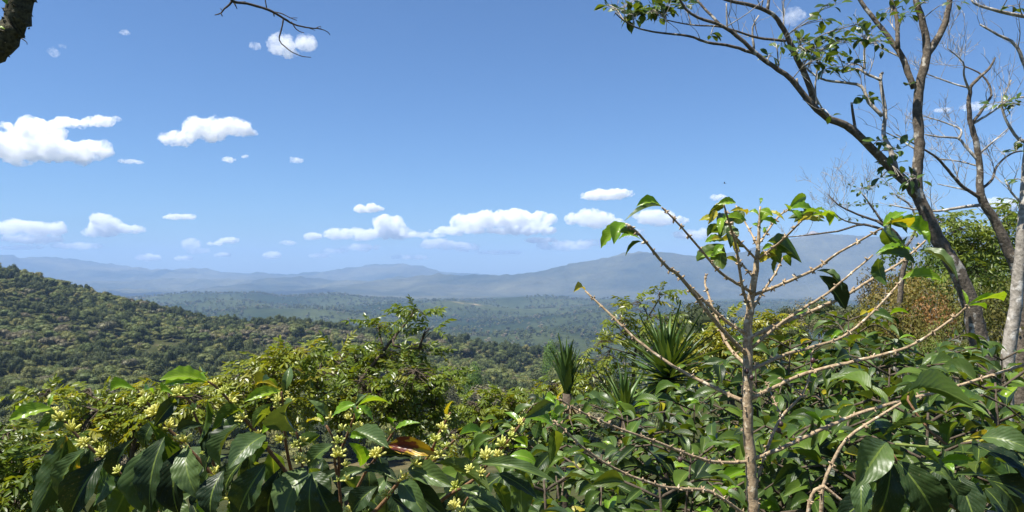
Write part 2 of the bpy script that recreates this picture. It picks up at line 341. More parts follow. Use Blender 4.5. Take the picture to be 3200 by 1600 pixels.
def height(x, y):
    """terrain height at arrays x, y (metres)"""
    x = np.asarray(x, float); y = np.asarray(y, float)
    r = np.sqrt(x * x + y * y); az = np.arctan2(x, y); azc = np.clip(az, -.92, .92)
    px = np.clip(1600 + F * np.tan(azc), -1500, 4700); d = r * np.cos(azc)
    ld = np.log(np.maximum(d, .41)); i = np.clip(np.searchsorted(LD, ld) - 1, 0, len(LD) - 2)
    t = np.clip((ld - LD[i]) / (LD[i + 1] - LD[i]), 0, 1); t = np.where(d > 1200, t * t * (3 - 2 * t), t)
    j = (px + 1500) / 20; j0 = np.clip(j.astype(int), 0, len(PXF) - 2); fj = j - j0
    za = ZR[i, j0] * (1 - fj) + ZR[i, j0 + 1] * fj; zb = ZR[i + 1, j0] * (1 - fj) + ZR[i + 1, j0 + 1] * fj
    z = za * (1 - t) + zb * t
    z = z + np.clip((d - 2) / 40, 0, 1) * np.clip(1.2 - d / 900, .0, 1) * fbm(x / 45, y / 45, 3) * np.minimum(6, .05 * d)
    wm = np.clip((d - 1300) / 900, 0, 1) * np.clip((9000 - d) / 2000, 0, 1)
    z = z + wm * (fbm(x / 520, y / 520, 7, 5) * 60 + fbm(x / 1300, y / 1300, 9, 3, True) * 60)
    wf = np.clip((d - 7500) / 2500, 0, 1)
    z = z + wf * (fbm(x / 2600, y / 2600, 21, 6, True) * 320 + fbm(x / 700, y / 700, 25, 3, True) * 150 + fbm(x / 190, y / 190, 29, 3) * 70 - 105)
    return z
def hz(x, y): return float(height(np.array([x]), np.array([y]))[0])

def polar_sheet(name, d0, d1, nrow, azs, mat):
    rr = np.exp(np.linspace(math.log(d0), math.log(d1), nrow))
    A, RR = np.meshgrid(azs, rr); RR = RR / np.cos(np.clip(A, -.92, .92))
    X = RR * np.sin(A); Y = RR * np.cos(A); Z = height(X, Y)
    nc = len(azs); V = np.stack([X, Y, Z], -1).reshape(-1, 3)
    i = np.arange(nrow - 1)[:, None] * nc + np.arange(nc - 1)[None]
    Q = np.stack([i, i + 1, i + nc + 1, i + nc], -1).reshape(-1, 4)
    return structure(name, np_mesh(name, V, Q, mat, True))
front = np.arctan((np.linspace(-900, 4100, 330) - 1600) / F)
full = np.concatenate([np.linspace(-math.pi, front[0], 40)[:-1], front, np.linspace(front[-1], math.pi, 40)[1:]])
polar_sheet('ground', .42, 1300, 150, full, M['ground'])
wide = np.concatenate([np.linspace(-1.15, front[0], 16)[:-1], front, np.linspace(front[-1], 1.15, 16)[1:]])
polar_sheet('valley', 1300, 7000, 120, wide, M['valley'])
fine = np.concatenate([np.linspace(-1.15, front[0], 16)[:-1], np.arctan((np.linspace(-900, 4100, 800) - 1600) / F), np.linspace(front[-1], 1.15, 16)[1:]])
polar_sheet('mountains', 7000, 20000, 190, fine, M['mountain'])

# ------------------------------------------------------------------ haze (the valley air)
def haze():
    m, n, l = new_mat('valley_air')
    out = n.new('ShaderNodeOutputMaterial'); pv = n.new('ShaderNodeVolumePrincipled')
    pv.inputs['Color'].default_value = (.41, .61, .95, 1); pv.inputs['Density'].default_value = 0.000075
    pv.inputs['Anisotropy'].default_value = 0.0
    l.new(pv.outputs[0], out.inputs['Volume'])
    x, y0, y1, z0, z1 = 58000, -3000, 20600, -900, 620
    V = [(-x, y0, z0), (x, y0, z0), (x, y1, z0), (-x, y1, z0), (-x, y0, z1), (x, y0, z1), (x, y1, z1), (-x, y1, z1)]
    b = MB(); b.add(V, [(0, 3, 2, 1), (4, 5, 6, 7), (0, 1, 5, 4), (1, 2, 6, 5), (2, 3, 7, 6), (3, 0, 4, 7)])
    o = part('haze', b.mesh('haze', m, False)); o['kind'] = 'stuff'; o['label'] = 'pale blue haze hanging in the valley air'; o['category'] = 'haze'
haze()

# ------------------------------------------------------------------ clouds: lumpy bodies of white droplets far away
def cloud_mat(name, dens, unit):
    m, n, l = new_mat(name)
    out = n.new('ShaderNodeOutputMaterial'); pv = n.new('ShaderNodeVolumePrincipled')
    pv.inputs['Color'].default_value = (1, 1, 1, 1); pv.inputs['Density'].default_value = dens; pv.inputs['Anisotropy'].default_value = 0.0
    tc = n.new('ShaderNodeTexCoord'); nz = n.new('ShaderNodeTexNoise'); nz.inputs['Scale'].default_value = 1.5 / unit; nz.inputs['Detail'].default_value = 6; nz.inputs['Roughness'].default_value = .68
    l.new(tc.outputs['Object'], nz.inputs['Vector'])
    mr = n.new('ShaderNodeMapRange'); mr.inputs[1].default_value = .43; mr.inputs[2].default_value = .66; mr.inputs[3].default_value = 0; mr.inputs[4].default_value = 2.0
    l.new(nz.outputs[0], mr.inputs[0]); l.new(math_n(n, l, 'MULTIPLY', mr.outputs[0], dens), pv.inputs['Density'])
    l.new(pv.outputs[0], out.inputs['Volume']); return m
tex1 = bpy.data.textures.new('billow', 'CLOUDS'); tex1.noise_depth = 3; tex1.noise_basis = 'ORIGINAL_PERLIN'
def sphere_pts(nu=14, nv=9):
    V = []; Fc = []
    V.append(Vector((0, 0, 1)))
    for i in range(1, nv):
        for k in range(nu):
            th = math.pi * i / nv; ph = 2 * math.pi * k / nu
            V.append(Vector((math.sin(th) * math.cos(ph), math.sin(th) * math.sin(ph), math.cos(th))))
    V.append(Vector((0, 0, -1))); e = len(V) - 1
    for k in range(nu): Fc.append((0, 1 + k, 1 + (k + 1) % nu)); Fc.append((e, e - 1 - k, e - 1 - (k + 1) % nu))
    for i in range(nv - 2):
        for k in range(nu):
            a = 1 + i * nu; Fc.append((a + k, a + nu + k, a + nu + (k + 1) % nu, a + (k + 1) % nu))
    return V, Fc
SPH = sphere_pts()
def cloud(label, d, blobs, tau, seed, billow=1.0):
    """blobs: (px, py, rx, ry) as seen; the cloud stands d metres away with real depth"""
    rs = random.Random(seed); s = d / F; mb = MB()
    rmax = max(b[3] for b in blobs)
    for (px, py, rx, ry) in blobs:
        k = max(4, int(rx / ry * 4.5)); c = at(px, py, d)
        for q in range(k * 2):
            t = rs.uniform(-1, 1); h = math.sqrt(max(0, 1 - t * t))
            r = ry * rs.uniform(.40, .90) * (.5 + .5 * h)
            p = c + Vector((t * (rx - r) * s, rs.uniform(-1, 1) * .5 * rx * s * h, rs.uniform(-.75, 1.0) * (ry - r) * s * h))
            V, Fc = SPH
            fl = .62 if p.z < c.z else 1.0
            mb.add([p + Vector((v.x * r * 1.25, v.y * r * 1.25, v.z * r * (fl if v.z < 0 else 1))) * s for v in V], Fc)
    cen = at(sum(b[0] for b in blobs) / len(blobs), sum(b[1] for b in blobs) / len(blobs), d)
    mb.v = [v - cen for v in mb.v]
    o = part('cloud', mb.mesh('cloud', cloud_mat('cloud_droplets', tau / (rmax * s), rmax * s), True))
    o.location = cen; o['label'] = label; o['category'] = 'cloud'; o['group'] = 'white cumulus clouds in the blue sky'
    rm = o.modifiers.new('join', 'REMESH'); rm.mode = 'VOXEL'; rm.voxel_size = max(rmax * s * .07, .5); rm.use_smooth_shade = True
    t = tex1.copy(); t.noise_scale = rmax * s * .55
    ds = o.modifiers.new('billow', 'DISPLACE'); ds.texture = t; ds.texture_coords = 'LOCAL'; ds.strength = rmax * s * .55 * billow; ds.mid_level = .5
    t2 = tex1.copy(); t2.noise_scale = rmax * s * .18
    d2 = o.modifiers.new('puff', 'DISPLACE'); d2.texture = t2; d2.texture_coords = 'LOCAL'; d2.strength = rmax * s * .40 * billow; d2.mid_level = .5
    return o
CL = [
 ('largest bright cumulus cloud, cut by the picture edge above the wooded hill', 8000, [(105, 418, 105, 45), (50, 465, 130, 55), (200, 478, 140, 42), (300, 472, 55, 40)], 5),
 ('thin elongated cloud just above the largest cumulus', 8200, [(215, 386, 60, 20), (310, 382, 55, 22), (360, 372, 20, 10)], 2.6),
 ('bright arched cumulus cloud with a flat trailing end, alone in mid sky', 8000, [(555, 435, 60, 30), (640, 405, 80, 45), (735, 398, 50, 38), (790, 415, 14, 12)], 4),
 ('ragged cloud partly behind the hanging bare twig', 7000, [(880, 140, 48, 42), (958, 138, 28, 34), (905, 170, 30, 22), (795, 145, 17, 16)], 1.7),
 ('small wisp trailing off the end of the largest cumulus', 8200, [(400, 505, 32, 10), (435, 508, 16, 8)], .9),
 ('tidy flat-bottomed cloud above the bare coffee plant', 14000, [(1850, 614, 45, 18), (1900, 610, 65, 22), (1955, 606, 30, 16)], 4),
 ('small lens-shaped cloud above the long cloud bank', 16000, [(1150, 653, 52, 18)], 4),
 ('slim small cloud between two larger low clouds', 16000, [(535, 680, 30, 12), (575, 678, 38, 13)], 3),
 ('low cumulus at the picture edge above the distant plateau', 26500, [(40, 715, 75, 28), (130, 720, 70, 24), (175, 712, 30, 18), (100, 750, 90, 14)], 4),
 ('low cumulus with a small peak above the wooded skyline', 26500, [(325, 705, 52, 30), (400, 718, 48, 16), (310, 728, 50, 16)], 4),
 ('domed cumulus at the near end of the long cloud bank', 26500, [(1210, 708, 55, 32), (1110, 735, 80, 20), (1235, 730, 60, 22), (1040, 733, 30, 18)], 5),
 ('small puff leading the long cloud bank', 26500, [(975, 740, 30, 12)], 3),
 ('broad cumulus in the middle of the long cloud bank', 26500, [(1480, 695, 75, 28), (1580, 685, 90, 30), (1680, 690, 60, 26), (1430, 722, 90, 14), (1620, 722, 110, 16)], 5),
 ('thin low cloud below the middle of the cloud bank', 26500, [(1370, 765, 55, 18), (1440, 772, 60, 14)], 2.5),
 ('thin streak tucked under the broad middle cumulus', 26500, [(1690, 752, 50, 10)], 2),
 ('faint cumulus behind the curled leaves of the bare coffee plant', 26500, [(1840, 688, 75, 28), (1900, 700, 50, 18)], 3),
 ('faint cloud behind the drooping branch of the bare coffee plant', 26500, [(2050, 682, 75, 26), (2120, 690, 30, 14)], 3),
 ('soft grey cloud low behind the domed cumulus', 26500, [(1130, 775, 60, 12), (1050, 785, 40, 9)], 1.2),
 ('broad faint cloud just over the far mountains', 26500, [(1760, 770, 90, 16), (1850, 760, 60, 12)], 1.0),
 ('faint flat cloud between the low cumulus and the plateau', 26500, [(240, 770, 80, 12)], 1.0),
 ('faint cloud low behind the bare coffee stem', 26500, [(2180, 735, 80, 18)], 1.4),
 ('thin streak joining the domed cumulus to the broad middle one', 26500, [(1330, 735, 60, 10)], .9),
 ('pale torn cloud at the trailing end of the long bank', 26500, [(1960, 735, 55, 10), (1990, 722, 25, 8)], .9),
 ('faint ragged cloud under the trailing end of the long bank', 26500, [(1560, 790, 70, 9)], .8),
 ('hazy low cloud over the middle of the far ridge', 26500, [(1280, 805, 60, 9)], .9),
 ('small pale cloud low between plateau and domed cumulus', 26500, [(1000, 800, 34, 9)], .9),
 ('pale fragment over the notch of the far ridge', 26500, [(900, 760, 26, 8)], .8),
 ('hazy flat cloud below the cumulus at the picture edge', 26500, [(60, 775, 70, 9)], .8),
 ('tiny cloud near the flying bird', 15000, [(2245, 618, 28, 14)], 1.6),
 ('small cloud at ridge height above the valley', 26500, [(465, 806, 38, 13)], 3),
 ('small cloud with a slanted top over the distant plateau', 26500, [(715, 752, 32, 10), (675, 762, 26, 9)], 3),
 ('pale tuft below the slanted small cloud', 26500, [(600, 765, 28, 18), (620, 785, 34, 10)], 1.6),
 ('round small cloud low over the distant ridge', 26500, [(852, 800, 28, 13)], 3),
 ('little flat cloud just over the plateau', 26500, [(695, 797, 26, 8)], 2),
 ('tiny low cloud touching the plateau skyline', 26500, [(575, 808, 28, 9)], 2),
 ('faint wisp under the arched cumulus', 9000, [(715, 500, 24, 11), (765, 490, 12, 8)], 1.2),
 ('very faint wisp in the upper sky near the mossy branch', 7000, [(168, 165, 14, 18), (195, 145, 14, 8)], .35),
 ('faint high puff beside the leafy branches', 7000, [(2480, 50, 38, 34)], .5),
 ('faint tuft right of the small wisps in mid sky', 9000, [(925, 502, 28, 12)], .7),
 ('faint streak between the bare tree limbs', 12000, [(3060, 335, 60, 18)], .6),
 ('small faint streak close to the leaning tree', 12000, [(2945, 345, 30, 9)], .5),
 ('faint cloud behind the trunks of the bare trees', 20000, [(3130, 640, 70, 26)], 2),
 ('small faint puff in upper sky beyond the mossy branch', 7000, [(390, 102, 18, 10)], .4),
]
for i, (lab, d, bl, tau) in enumerate(CL):
    lab = lab.replace('right of', 'beside')
    tau *= .6
    if d > 26000: bl = [(a, b - c_ * .0, r_ * 1.08, c_ * 1.25) for a, b, r_, c_ in bl]; tau *= 1.3
    cloud(lab, d, bl, tau, 100 + i)

# ------------------------------------------------------------------ far trees: crowns of leaf clumps on a trunk
def clump_crown(name, mat, seed, rx=5.0, rz_=4.0, z0=4.0, lobes=9, n=420, size=.9, core=True, flat=.0):
    r = np.random.default_rng(seed); V = []; Q = []
    L = []
    for i in range(lobes):
        a = r.uniform(0, 6.28); q = r.uniform(.15, .75)
        L.append((math.cos(a) * q * rx, math.sin(a) * q * rx, z0 + rz_ * (r.uniform(.5, 1.35) - .35 * q), r.uniform(.34, .6) * rx, r.uniform(.42, .66) * rz_))
    for i in range(n):
        x, y, z, lr, lz = L[i % lobes]
        d = r.normal(size=3); d[2] = abs(d[2]) * .9 - .25; d /= np.linalg.norm(d); k = r.uniform(.78, 1.08)
        c = np.array([x + d[0] * lr * k, y + d[1] * lr * k, z + d[2] * lz * k])
        nn = d + r.normal(size=3) * .55; nn[2] += flat + .25; nn /= np.linalg.norm(nn)
        u = np.cross(nn, r.normal(size=3)); u /= np.linalg.norm(u); w = np.cross(nn, u); s = size * r.uniform(.55, 1.25)
        b = len(V)
        V += [c - u * s * .6, c - w * s * .45 + nn * s * .12, c + u * s * .6, c + w * s * .45 + nn * s * .12]; Q.append((b, b + 1, b + 2, b + 3))
    if core:
        SV, SF = SPH_S
        for (x, y, z, lr, lz) in L:
            b = len(V); V += [np.array([x + v[0] * lr * .78, y + v[1] * lr * .78, z + v[2] * lz * .78]) for v in SV]; Q += [tuple(b + i for i in f) for f in SF]
    m = bpy.data.meshes.new(name); m.from_pydata([tuple(map(float, v)) for v in V], [], Q); m.materials.append(mat); m.update(); return m
SPH_S = sphere_pts(7, 5)
def trunk_mesh(name, mat, h, r0, seed):
    rs = random.Random(seed); mb = MB(); k = Vector((rs.uniform(-.5, .5), rs.uniform(-.5, .5), 0))
    p, q = catmull([Vector((0, 0, -1.0)), Vector((0, 0, h * .3)) + k * .4, Vector((0, 0, h * .7)) + k], [r0 * 1.3, r0, r0 * .6], h / 6); tube(mb, p, q, 6, .1, rs)
    for i in range(4):
        a = rs.uniform(0, 6.28); s = Vector((0, 0, h * rs.uniform(.4, .65))) + k * .7
        e = s + Vector((math.cos(a) * h * .25, math.sin(a) * h * .25, h * rs.uniform(.15, .3)))
        tube(mb, [s, s.lerp(e, .5) + Vector((0, 0, .1)), e], [r0 * .5, r0 * .35, r0 * .15], 5, .1, rs)
    return mb.mesh(name, mat)
KINDS = []   # (crown mesh, trunk mesh, words)
spec = [('c_olive', 5, 3.6, 3.6, 9, .2, 'olive green broad-crowned'), ('c_olive', 4.5, 4.4, 4.0, 11, 0, 'olive green round'),
        ('c_dark', 4.6, 4.6, 3.8, 10, 0, 'dark green dense'), ('c_light', 5.2, 3.2, 3.6, 9, .3, 'pale green flat-topped'),
        ('c_grey', 4.6, 3.8, 3.8, 10, 0, 'dry grey-brown'), ('c_olive', 6, 3.4, 4.2, 12, .3, 'wide olive spreading'),
        ('c_dark', 3.8, 5.4, 4.0, 9, 0, 'tall dark green'), ('c_light', 4.2, 4.2, 3.4, 9, 0, 'pale yellowish green')]
tmesh = [trunk_mesh('trunk', M['bark_pale'] if k % 2 else M['bark_stem'], 6.5, .22, 40 + k) for k in range(3)]
for k, (mt, rx, rzz, z0, lo, fl, wd) in enumerate(spec):
    KINDS.append((clump_crown('crown', M[mt], 200 + k, rx, rzz, z0, lo, 900, .6, True, fl), tmesh[k % 3], wd))

def far_tree(label, loc, k, sc, group, rot, name='forest_tree', cat='tree'):
    t = thing(name, label, cat, loc, group)
    mt = Matrix.Translation(loc) @ Matrix.Rotation(rot, 4, 'Z') @ Matrix.Diagonal((sc, sc, sc, 1))
    part('crown', KINDS[k][0], t, mt); part('trunk', KINDS[k][1], t, mt); return t

def scatter(name, label, pts, scl, col_name, meshes, kinds=None):
    """a wood that reads as one mass: one object, instances on its points"""
    c = bpy.data.collections.new(col_name)
    for i, m in enumerate(meshes):
        o = bpy.data.objects.new('%s_kind' % col_name, m); c.objects.link(o)
    m = bpy.data.meshes.new(name); m.vertices.add(len(pts)); m.vertices.foreach_set('co', np.asarray(pts, np.float32).ravel())
    a = m.attributes.new('sc', 'FLOAT', 'POINT'); a.data.foreach_set('value', np.asarray(scl, np.float32))
    a = m.attributes.new('kd', 'INT', 'POINT'); a.data.foreach_set('value', np.asarray(kinds if kinds is not None else gr.integers(0, len(meshes), len(pts)), np.int32))
    o = bpy.data.objects.new(name, m); COL.objects.link(o); o['kind'] = 'stuff'; o['label'] = label; o['category'] = 'wood'
    g = bpy.data.node_groups.new(name, 'GeometryNodeTree')
    g.interface.new_socket('Geometry', in_out='INPUT', socket_type='NodeSocketGeometry'); g.interface.new_socket('Geometry', in_out='OUTPUT', socket_type='NodeSocketGeometry')
    n, l = g.nodes, g.links
    gi = n.new('NodeGroupInput'); go = n.new('NodeGroupOutput'); ci = n.new('GeometryNodeCollectionInfo'); ci.inputs['Collection'].default_value = c
    ci.inputs['Separate Children'].default_value = True; ci.inputs['Reset Children'].default_value = True
    ip = n.new('GeometryNodeInstanceOnPoints'); ip.inputs['Pick Instance'].default_value = True
    ri = n.new('GeometryNodeInputNamedAttribute'); ri.data_type = 'INT'; ri.inputs['Name'].default_value = 'kd'
    rr = n.new('FunctionNodeRandomValue'); rr.data_type = 'FLOAT'
    for s in rr.inputs:
        if s.type == 'VALUE' and s.name == 'Max': s.default_value = 6.28
    rr.inputs['Seed'].default_value = 5
    cx = n.new('ShaderNodeCombineXYZ'); l.new([s for s in rr.outputs if s.type == 'VALUE'][0], cx.inputs[2])
    na = n.new('GeometryNodeInputNamedAttribute'); na.data_type = 'FLOAT'; na.inputs['Name'].default_value = 'sc'
    l.new(gi.outputs[0], ip.inputs['Points']); l.new(ci.outputs[0], ip.inputs['Instance'])
    l.new([s for s in ri.outputs if s.type == 'INT'][0], ip.inputs['Instance Index'])
    l.new(cx.outputs[0], ip.inputs['Rotation']); l.new([s for s in na.outputs if s.type == 'VALUE'][0], ip.inputs['Scale'])
    l.new(ip.outputs[0], go.inputs[0])
    md = o.modifiers.new('scatter', 'NODES'); md.node_group = g
    return o

gr = np.random.default_rng(77)
def sample_sheet(n, px0, px1, d0, d1):
    px = gr.uniform(px0, px1, n); d = np.sqrt(gr.uniform(d0 * d0, d1 * d1, n))
    x = (px - 1600) / F * d; return px, d, x, d, height(x, d)
px, d, x, y, z = sample_sheet(27000, -500, 2500, 190, 1350)
clear = fbm(x / 70, y / 70, 51, 3)                       # small clearings
keep = (clear < .19) & ~((px > 1900) & (d < 330))
px, d, x, y, z = [a[keep] for a in (px, d, x, y, z)]
sc = (.38 + .95 * gr.uniform(size=len(x)) ** 1.6) * (.85 + 1.1 * (fbm(x / 90, y / 90, 71, 3) + .15)) * np.where(gr.uniform(size=len(x)) < .07, 1.4, 1)
sc = np.clip(sc, .25, 1.25) * .9; sc = np.where(gr.uniform(size=len(x)) < .02, sc * 1.5, sc)
pk = fbm(x / 60, y / 60, 81, 3); pk2 = fbm(x / 40, y / 40, 91, 3); ru = gr.uniform(size=len(x))
kd8 = np.where(ru < .75, 5, 4)
ORDER = np.array([2, 6, 1, 0, 5, 7, 3, 8])                 # dark ... olive ... pale ... dry
kd = ORDER[np.clip(((pk + .5 + (ru - .5) * .55 + pk2 * .5 - .18) / .64 * 8).astype(int), 0, 7)]; kd = np.where(kd == 8, kd8, kd)
row = HZ - z / d * F
kd = np.where((np.abs(px - 830) < 75) & (np.abs(row - 1050) < 45) & (ru < .6), 4, kd)      # dry knoll
kd = np.where((d > 800) & (d < 900) & (px > 480) & (ru < .75), np.where(ru < .35, 6, 2), kd)    # dark trees along the crest
sc = np.where((d > 790) & (d < 880) & (px < 420) & (ru > .6), sc * 1.2, sc)
seen = (px > 0) & (px < 1850) & (row < 1260)
order = np.argsort(-sc / d * (1 + .9 * (d > 800)) * seen)
ind = []; taken = np.zeros(len(x), bool)
for i in order:                                            # the largest ones become trees of their own, spread out
    if len(ind) >= 150: break
    if all((px[i] - px[j]) ** 2 + (row[i] - row[j]) ** 2 > 26 ** 2 for j in ind): ind.append(i); taken[i] = True
ORD = 'first second third fourth fifth sixth seventh eighth ninth tenth eleventh twelfth thirteenth fourteenth fifteenth sixteenth seventeenth eighteenth nineteenth twentieth twenty-first twenty-second twenty-third twenty-fourth twenty-fifth twenty-sixth twenty-seventh twenty-eighth twenty-ninth thirtieth'.split()
count = {}
for i in sorted(ind, key=lambda j: px[j]):
    k = int(kd[i]); top = "hill's skyline" if d[i] > 790 else ("hill's upper slope" if d[i] > 560 else "hill's lower slope")
    c = count[(k, top)] = count.get((k, top), -1) + 1
    far_tree('%s tree on the wooded %s, %s such tree from the summit' % (KINDS[k][2], top, ORD[min(c, 29)]), Vector((x[i], y[i], z[i] - .3)), k, float(sc[i]), '%s trees on the wooded %s' % (KINDS[k][2], top), float(gr.uniform(0, 6.28)))
rest = ~taken
scatter('forest', 'dense mixed forest covering the near wooded hill', np.stack([x, y, z - .3], -1)[rest], sc[rest], 'forest_mass', [k[0] for k in KINDS], kd[rest])
px, d, x, y, z = sample_sheet(20000, -200, 3400, 1300, 6300)
keep = fbm(x / 330, y / 330, 61, 4) < .11
woods = [clump_crown('crown', M[mt], 300 + k, 6, 5, 3, 6, 60, 2.4, True) for k, mt in enumerate(('c_dark', 'c_olive', 'c_dark', 'c_olive', 'c_grey'))]
scatter('woodland', 'distant woodland over the rolling valley hills', np.stack([x, y, z - 1], -1)[keep], gr.uniform(.7, 1.7, keep.sum()), 'woodland_mass', woods)

# ------------------------------------------------------------------ leaves
def leaf_mesh(name, mat, nu=10, nv=4, arch=.12, fold=.10, wave=.02, freq=4.5, twist=0., tipw=.92, belly=.46, seed=0):
    """one leaf: base at 0, tip at (0,1,0), width 1 across x (scaled later), upper side +z"""
    rs = random.Random(seed); ph = rs.uniform(0, 6); mb = MB(); V = []; UV = []; Q = []
    for i in range(nu + 1):
        t = i / nu
        w = (math.sin(math.pi * t ** (math.log(.5) / math.log(belly)))) ** tipw if 0 < t < 1 else 0
        w = max(w, .03 if i == 0 else .0)
        for j in range(nv + 1):
            s = (j / nv - .5) * 2
            zz = arch * 4 * t * (1 - t) + fold * abs(s) * w * .5 + wave * math.sin(freq * 2 * math.pi * t + ph + (1.3 if s > 0 else 0)) * abs(s) ** 1.5 * (w + .1)
            V.append(Vector((s * w * .5, t, zz + twist * s * w * t))); UV.append((j / nv, t))
    for i in range(nu):
        for j in range(nv):
            a = i * (nv + 1) + j; Q.append((a, a + 1, a + nv + 2, a + nv + 1))
    mb.add(V, Q); return mb.mesh(name, mat, True, UV)
LEAFV = {}
def leaf_variants(mat, n=6, nu=18, nv=6, **kw):
    key = (mat, nu)
    if key not in LEAFV:
        L = []
        for s in range(n):
            rs = random.Random(900 + s)
            p = dict(arch=rs.uniform(.05, .20), fold=rs.uniform(.12, .42), wave=rs.uniform(.012, .034), freq=rs.uniform(3.5, 6.5), twist=rs.uniform(-.25, .25), belly=rs.uniform(.38, .54), seed=s)
            p.update(kw); L.append(leaf_mesh('leaf', M[mat], nu, nv, **p))
        LEAFV[key] = L
    return LEAFV[key]
CAMV = Vector((0, 0, 0))
def leaf_matrix(B, T, width, face, roll=0.0):
    """base, tip, width in metres; face = the way the upper side looks"""
    Y = T - B; L = Y.length; y = Y / L
    nrm = face - y * face.dot(y)
    if nrm.length < .05: nrm = Vector((.3, -.2, 1)) - y * Vector((.3, -.2, 1)).dot(y)
    nrm.normalize(); nrm = Matrix.Rotation(roll, 3, y) @ nrm; xx = y.cross(nrm)
    m = Matrix((xx * width, y * L, nrm * L)).transposed().to_4x4(); m.translation = B; return m
STY = {'d': 'coffee_dark', 'l': 'coffee_lit', 'b': 'coffee_backlit', 'y': 'coffee_young', 'w': 'coffee_yellow', 'o': 'coffee_sick', 'p': 'coffee_patch'}
def px_leaf(root, row, depth, rs, up=.75, spread=.05):
    """row: style, base px/py, tip px/py, width px [, depth of tip relative to base, roll]"""
    st, bx, by, tx, ty, w = row[:6]; dd = row[6] if len(row) > 6 else rs.uniform(-.04, .05); roll = row[7] if len(row) > 7 else rs.uniform(-.35, .35)
    d = depth + rs.uniform(-spread, spread)
    B = at(bx, by, d); T = at(tx, ty, d + dd)
    face = Vector((0, -.75, up)) if st != 'b' and st != 'p' else Vector((0, 1, .5))
    m = leaf_matrix(B, T, w * d / F * .92, face, roll)
    return part('leaf', rs.choice(leaf_variants(STY[st])), root, m)

def branch_obj(name, mat, pts, wpx, root, depths, sides=8, rough=.06, spurs=0, rs=None, step=.03, parent=None):
    """pts in photograph pixels with depth(s); wpx = widths in photograph pixels at the ends or per point"""
    rs = rs or rng; n = len(pts)
    D = depths if isinstance(depths, (list, tuple)) else [depths] * n
    if len(D) == 2 and n != 2: D = [D[0] + (D[1] - D[0]) * i / (n - 1) for i in range(n)]
    W = list(wpx) if len(wpx) == n else [wpx[0] + (wpx[1] - wpx[0]) * i / (n - 1) for i in range(n)]
    P = [at(p[0], p[1], D[i]) for i, p in enumerate(pts)]; Rr = [W[i] * D[i] / F / 2 for i in range(n)]
    p, r = catmull(P, Rr, step); mb = MB()
    for i in range(1, len(p) - 1): p[i] = p[i] + Vector((rs.uniform(-1, 1), rs.uniform(-1, 1), rs.uniform(-1, 1))) * min(r[i] * .18, .006)
    tube(mb, p, r, sides, rough, rs)
    if spurs:
        acc = 0
        for i in range(1, len(p)):
            acc += (p[i] - p[i - 1]).length
            if acc > spurs:
                acc = rs.uniform(-.3, .2) * spurs
                for q in range(rs.randint(3, 6)):
                    dv = Vector((rs.uniform(-1, 1), rs.uniform(-1, 1), rs.uniform(-1, 1))); ax = (p[i] - p[i - 1]).normalized(); dv = (dv - ax * dv.dot(ax) * .6).normalized()
                    s = p[i] + ax * rs.uniform(-.5, .5) * r[i]; e = s + dv * (r[i] + rs.uniform(.003, .009))
                    tube(mb, [s, s.lerp(e, .6), e], [.0028, .0024, .0012], 4, .2, rs)
    o = part(name, mb.mesh(name, mat), parent or root, root=root)
    return p, r, o

# coffee flower buds: a tuft of pale spindles
def bud_cluster(seed, n=15):
    rs = random.Random(seed); mb = MB()
    for i in range(n):
        a = i * 2.4 + rs.uniform(-.3, .3); el = .35 + 1.15 * (i / n) + rs.uniform(-.15, .15); L = rs.uniform(.9, 1.35) * (.8 + .25 * math.sin(el))
        dv = Vector((math.cos(a) * math.cos(el), math.sin(a) * math.cos(el), math.sin(el))); s = dv * .12
        tube(mb, [s, s + dv * L * .3, s + dv * L * .65, s + dv * L * .9, s + dv * L], [.06, .11, .155, .12, .02], 6, 0, rs)
    return mb.mesh('flower_cluster', M['bud'])
BUDS = [bud_cluster(s, k) for s, k in ((1, 15), (2, 12), (3, 18), (4, 7))]
def buds(root, px, py, d, size_px, rs, tilt=None):
    s = size_px * d / F * .66
    ax = Vector((rs.uniform(-.5, .5), -.55 + rs.uniform(-.3, .3), 1.0)).normalized()
    q = ax.to_track_quat('Z', 'Y').to_matrix().to_4x4(); m = Matrix.Translation(at(px, py + size_px * .25, d)) @ q @ Matrix.Rotation(rs.uniform(0, 6), 4, 'Z') @ Matrix.Diagonal((s, s, s, 1))
    part('flower_cluster', BUDS[rs.choice((0, 0, 1, 2, 2, 3) if size_px > 26 else (1, 3))], root, m)

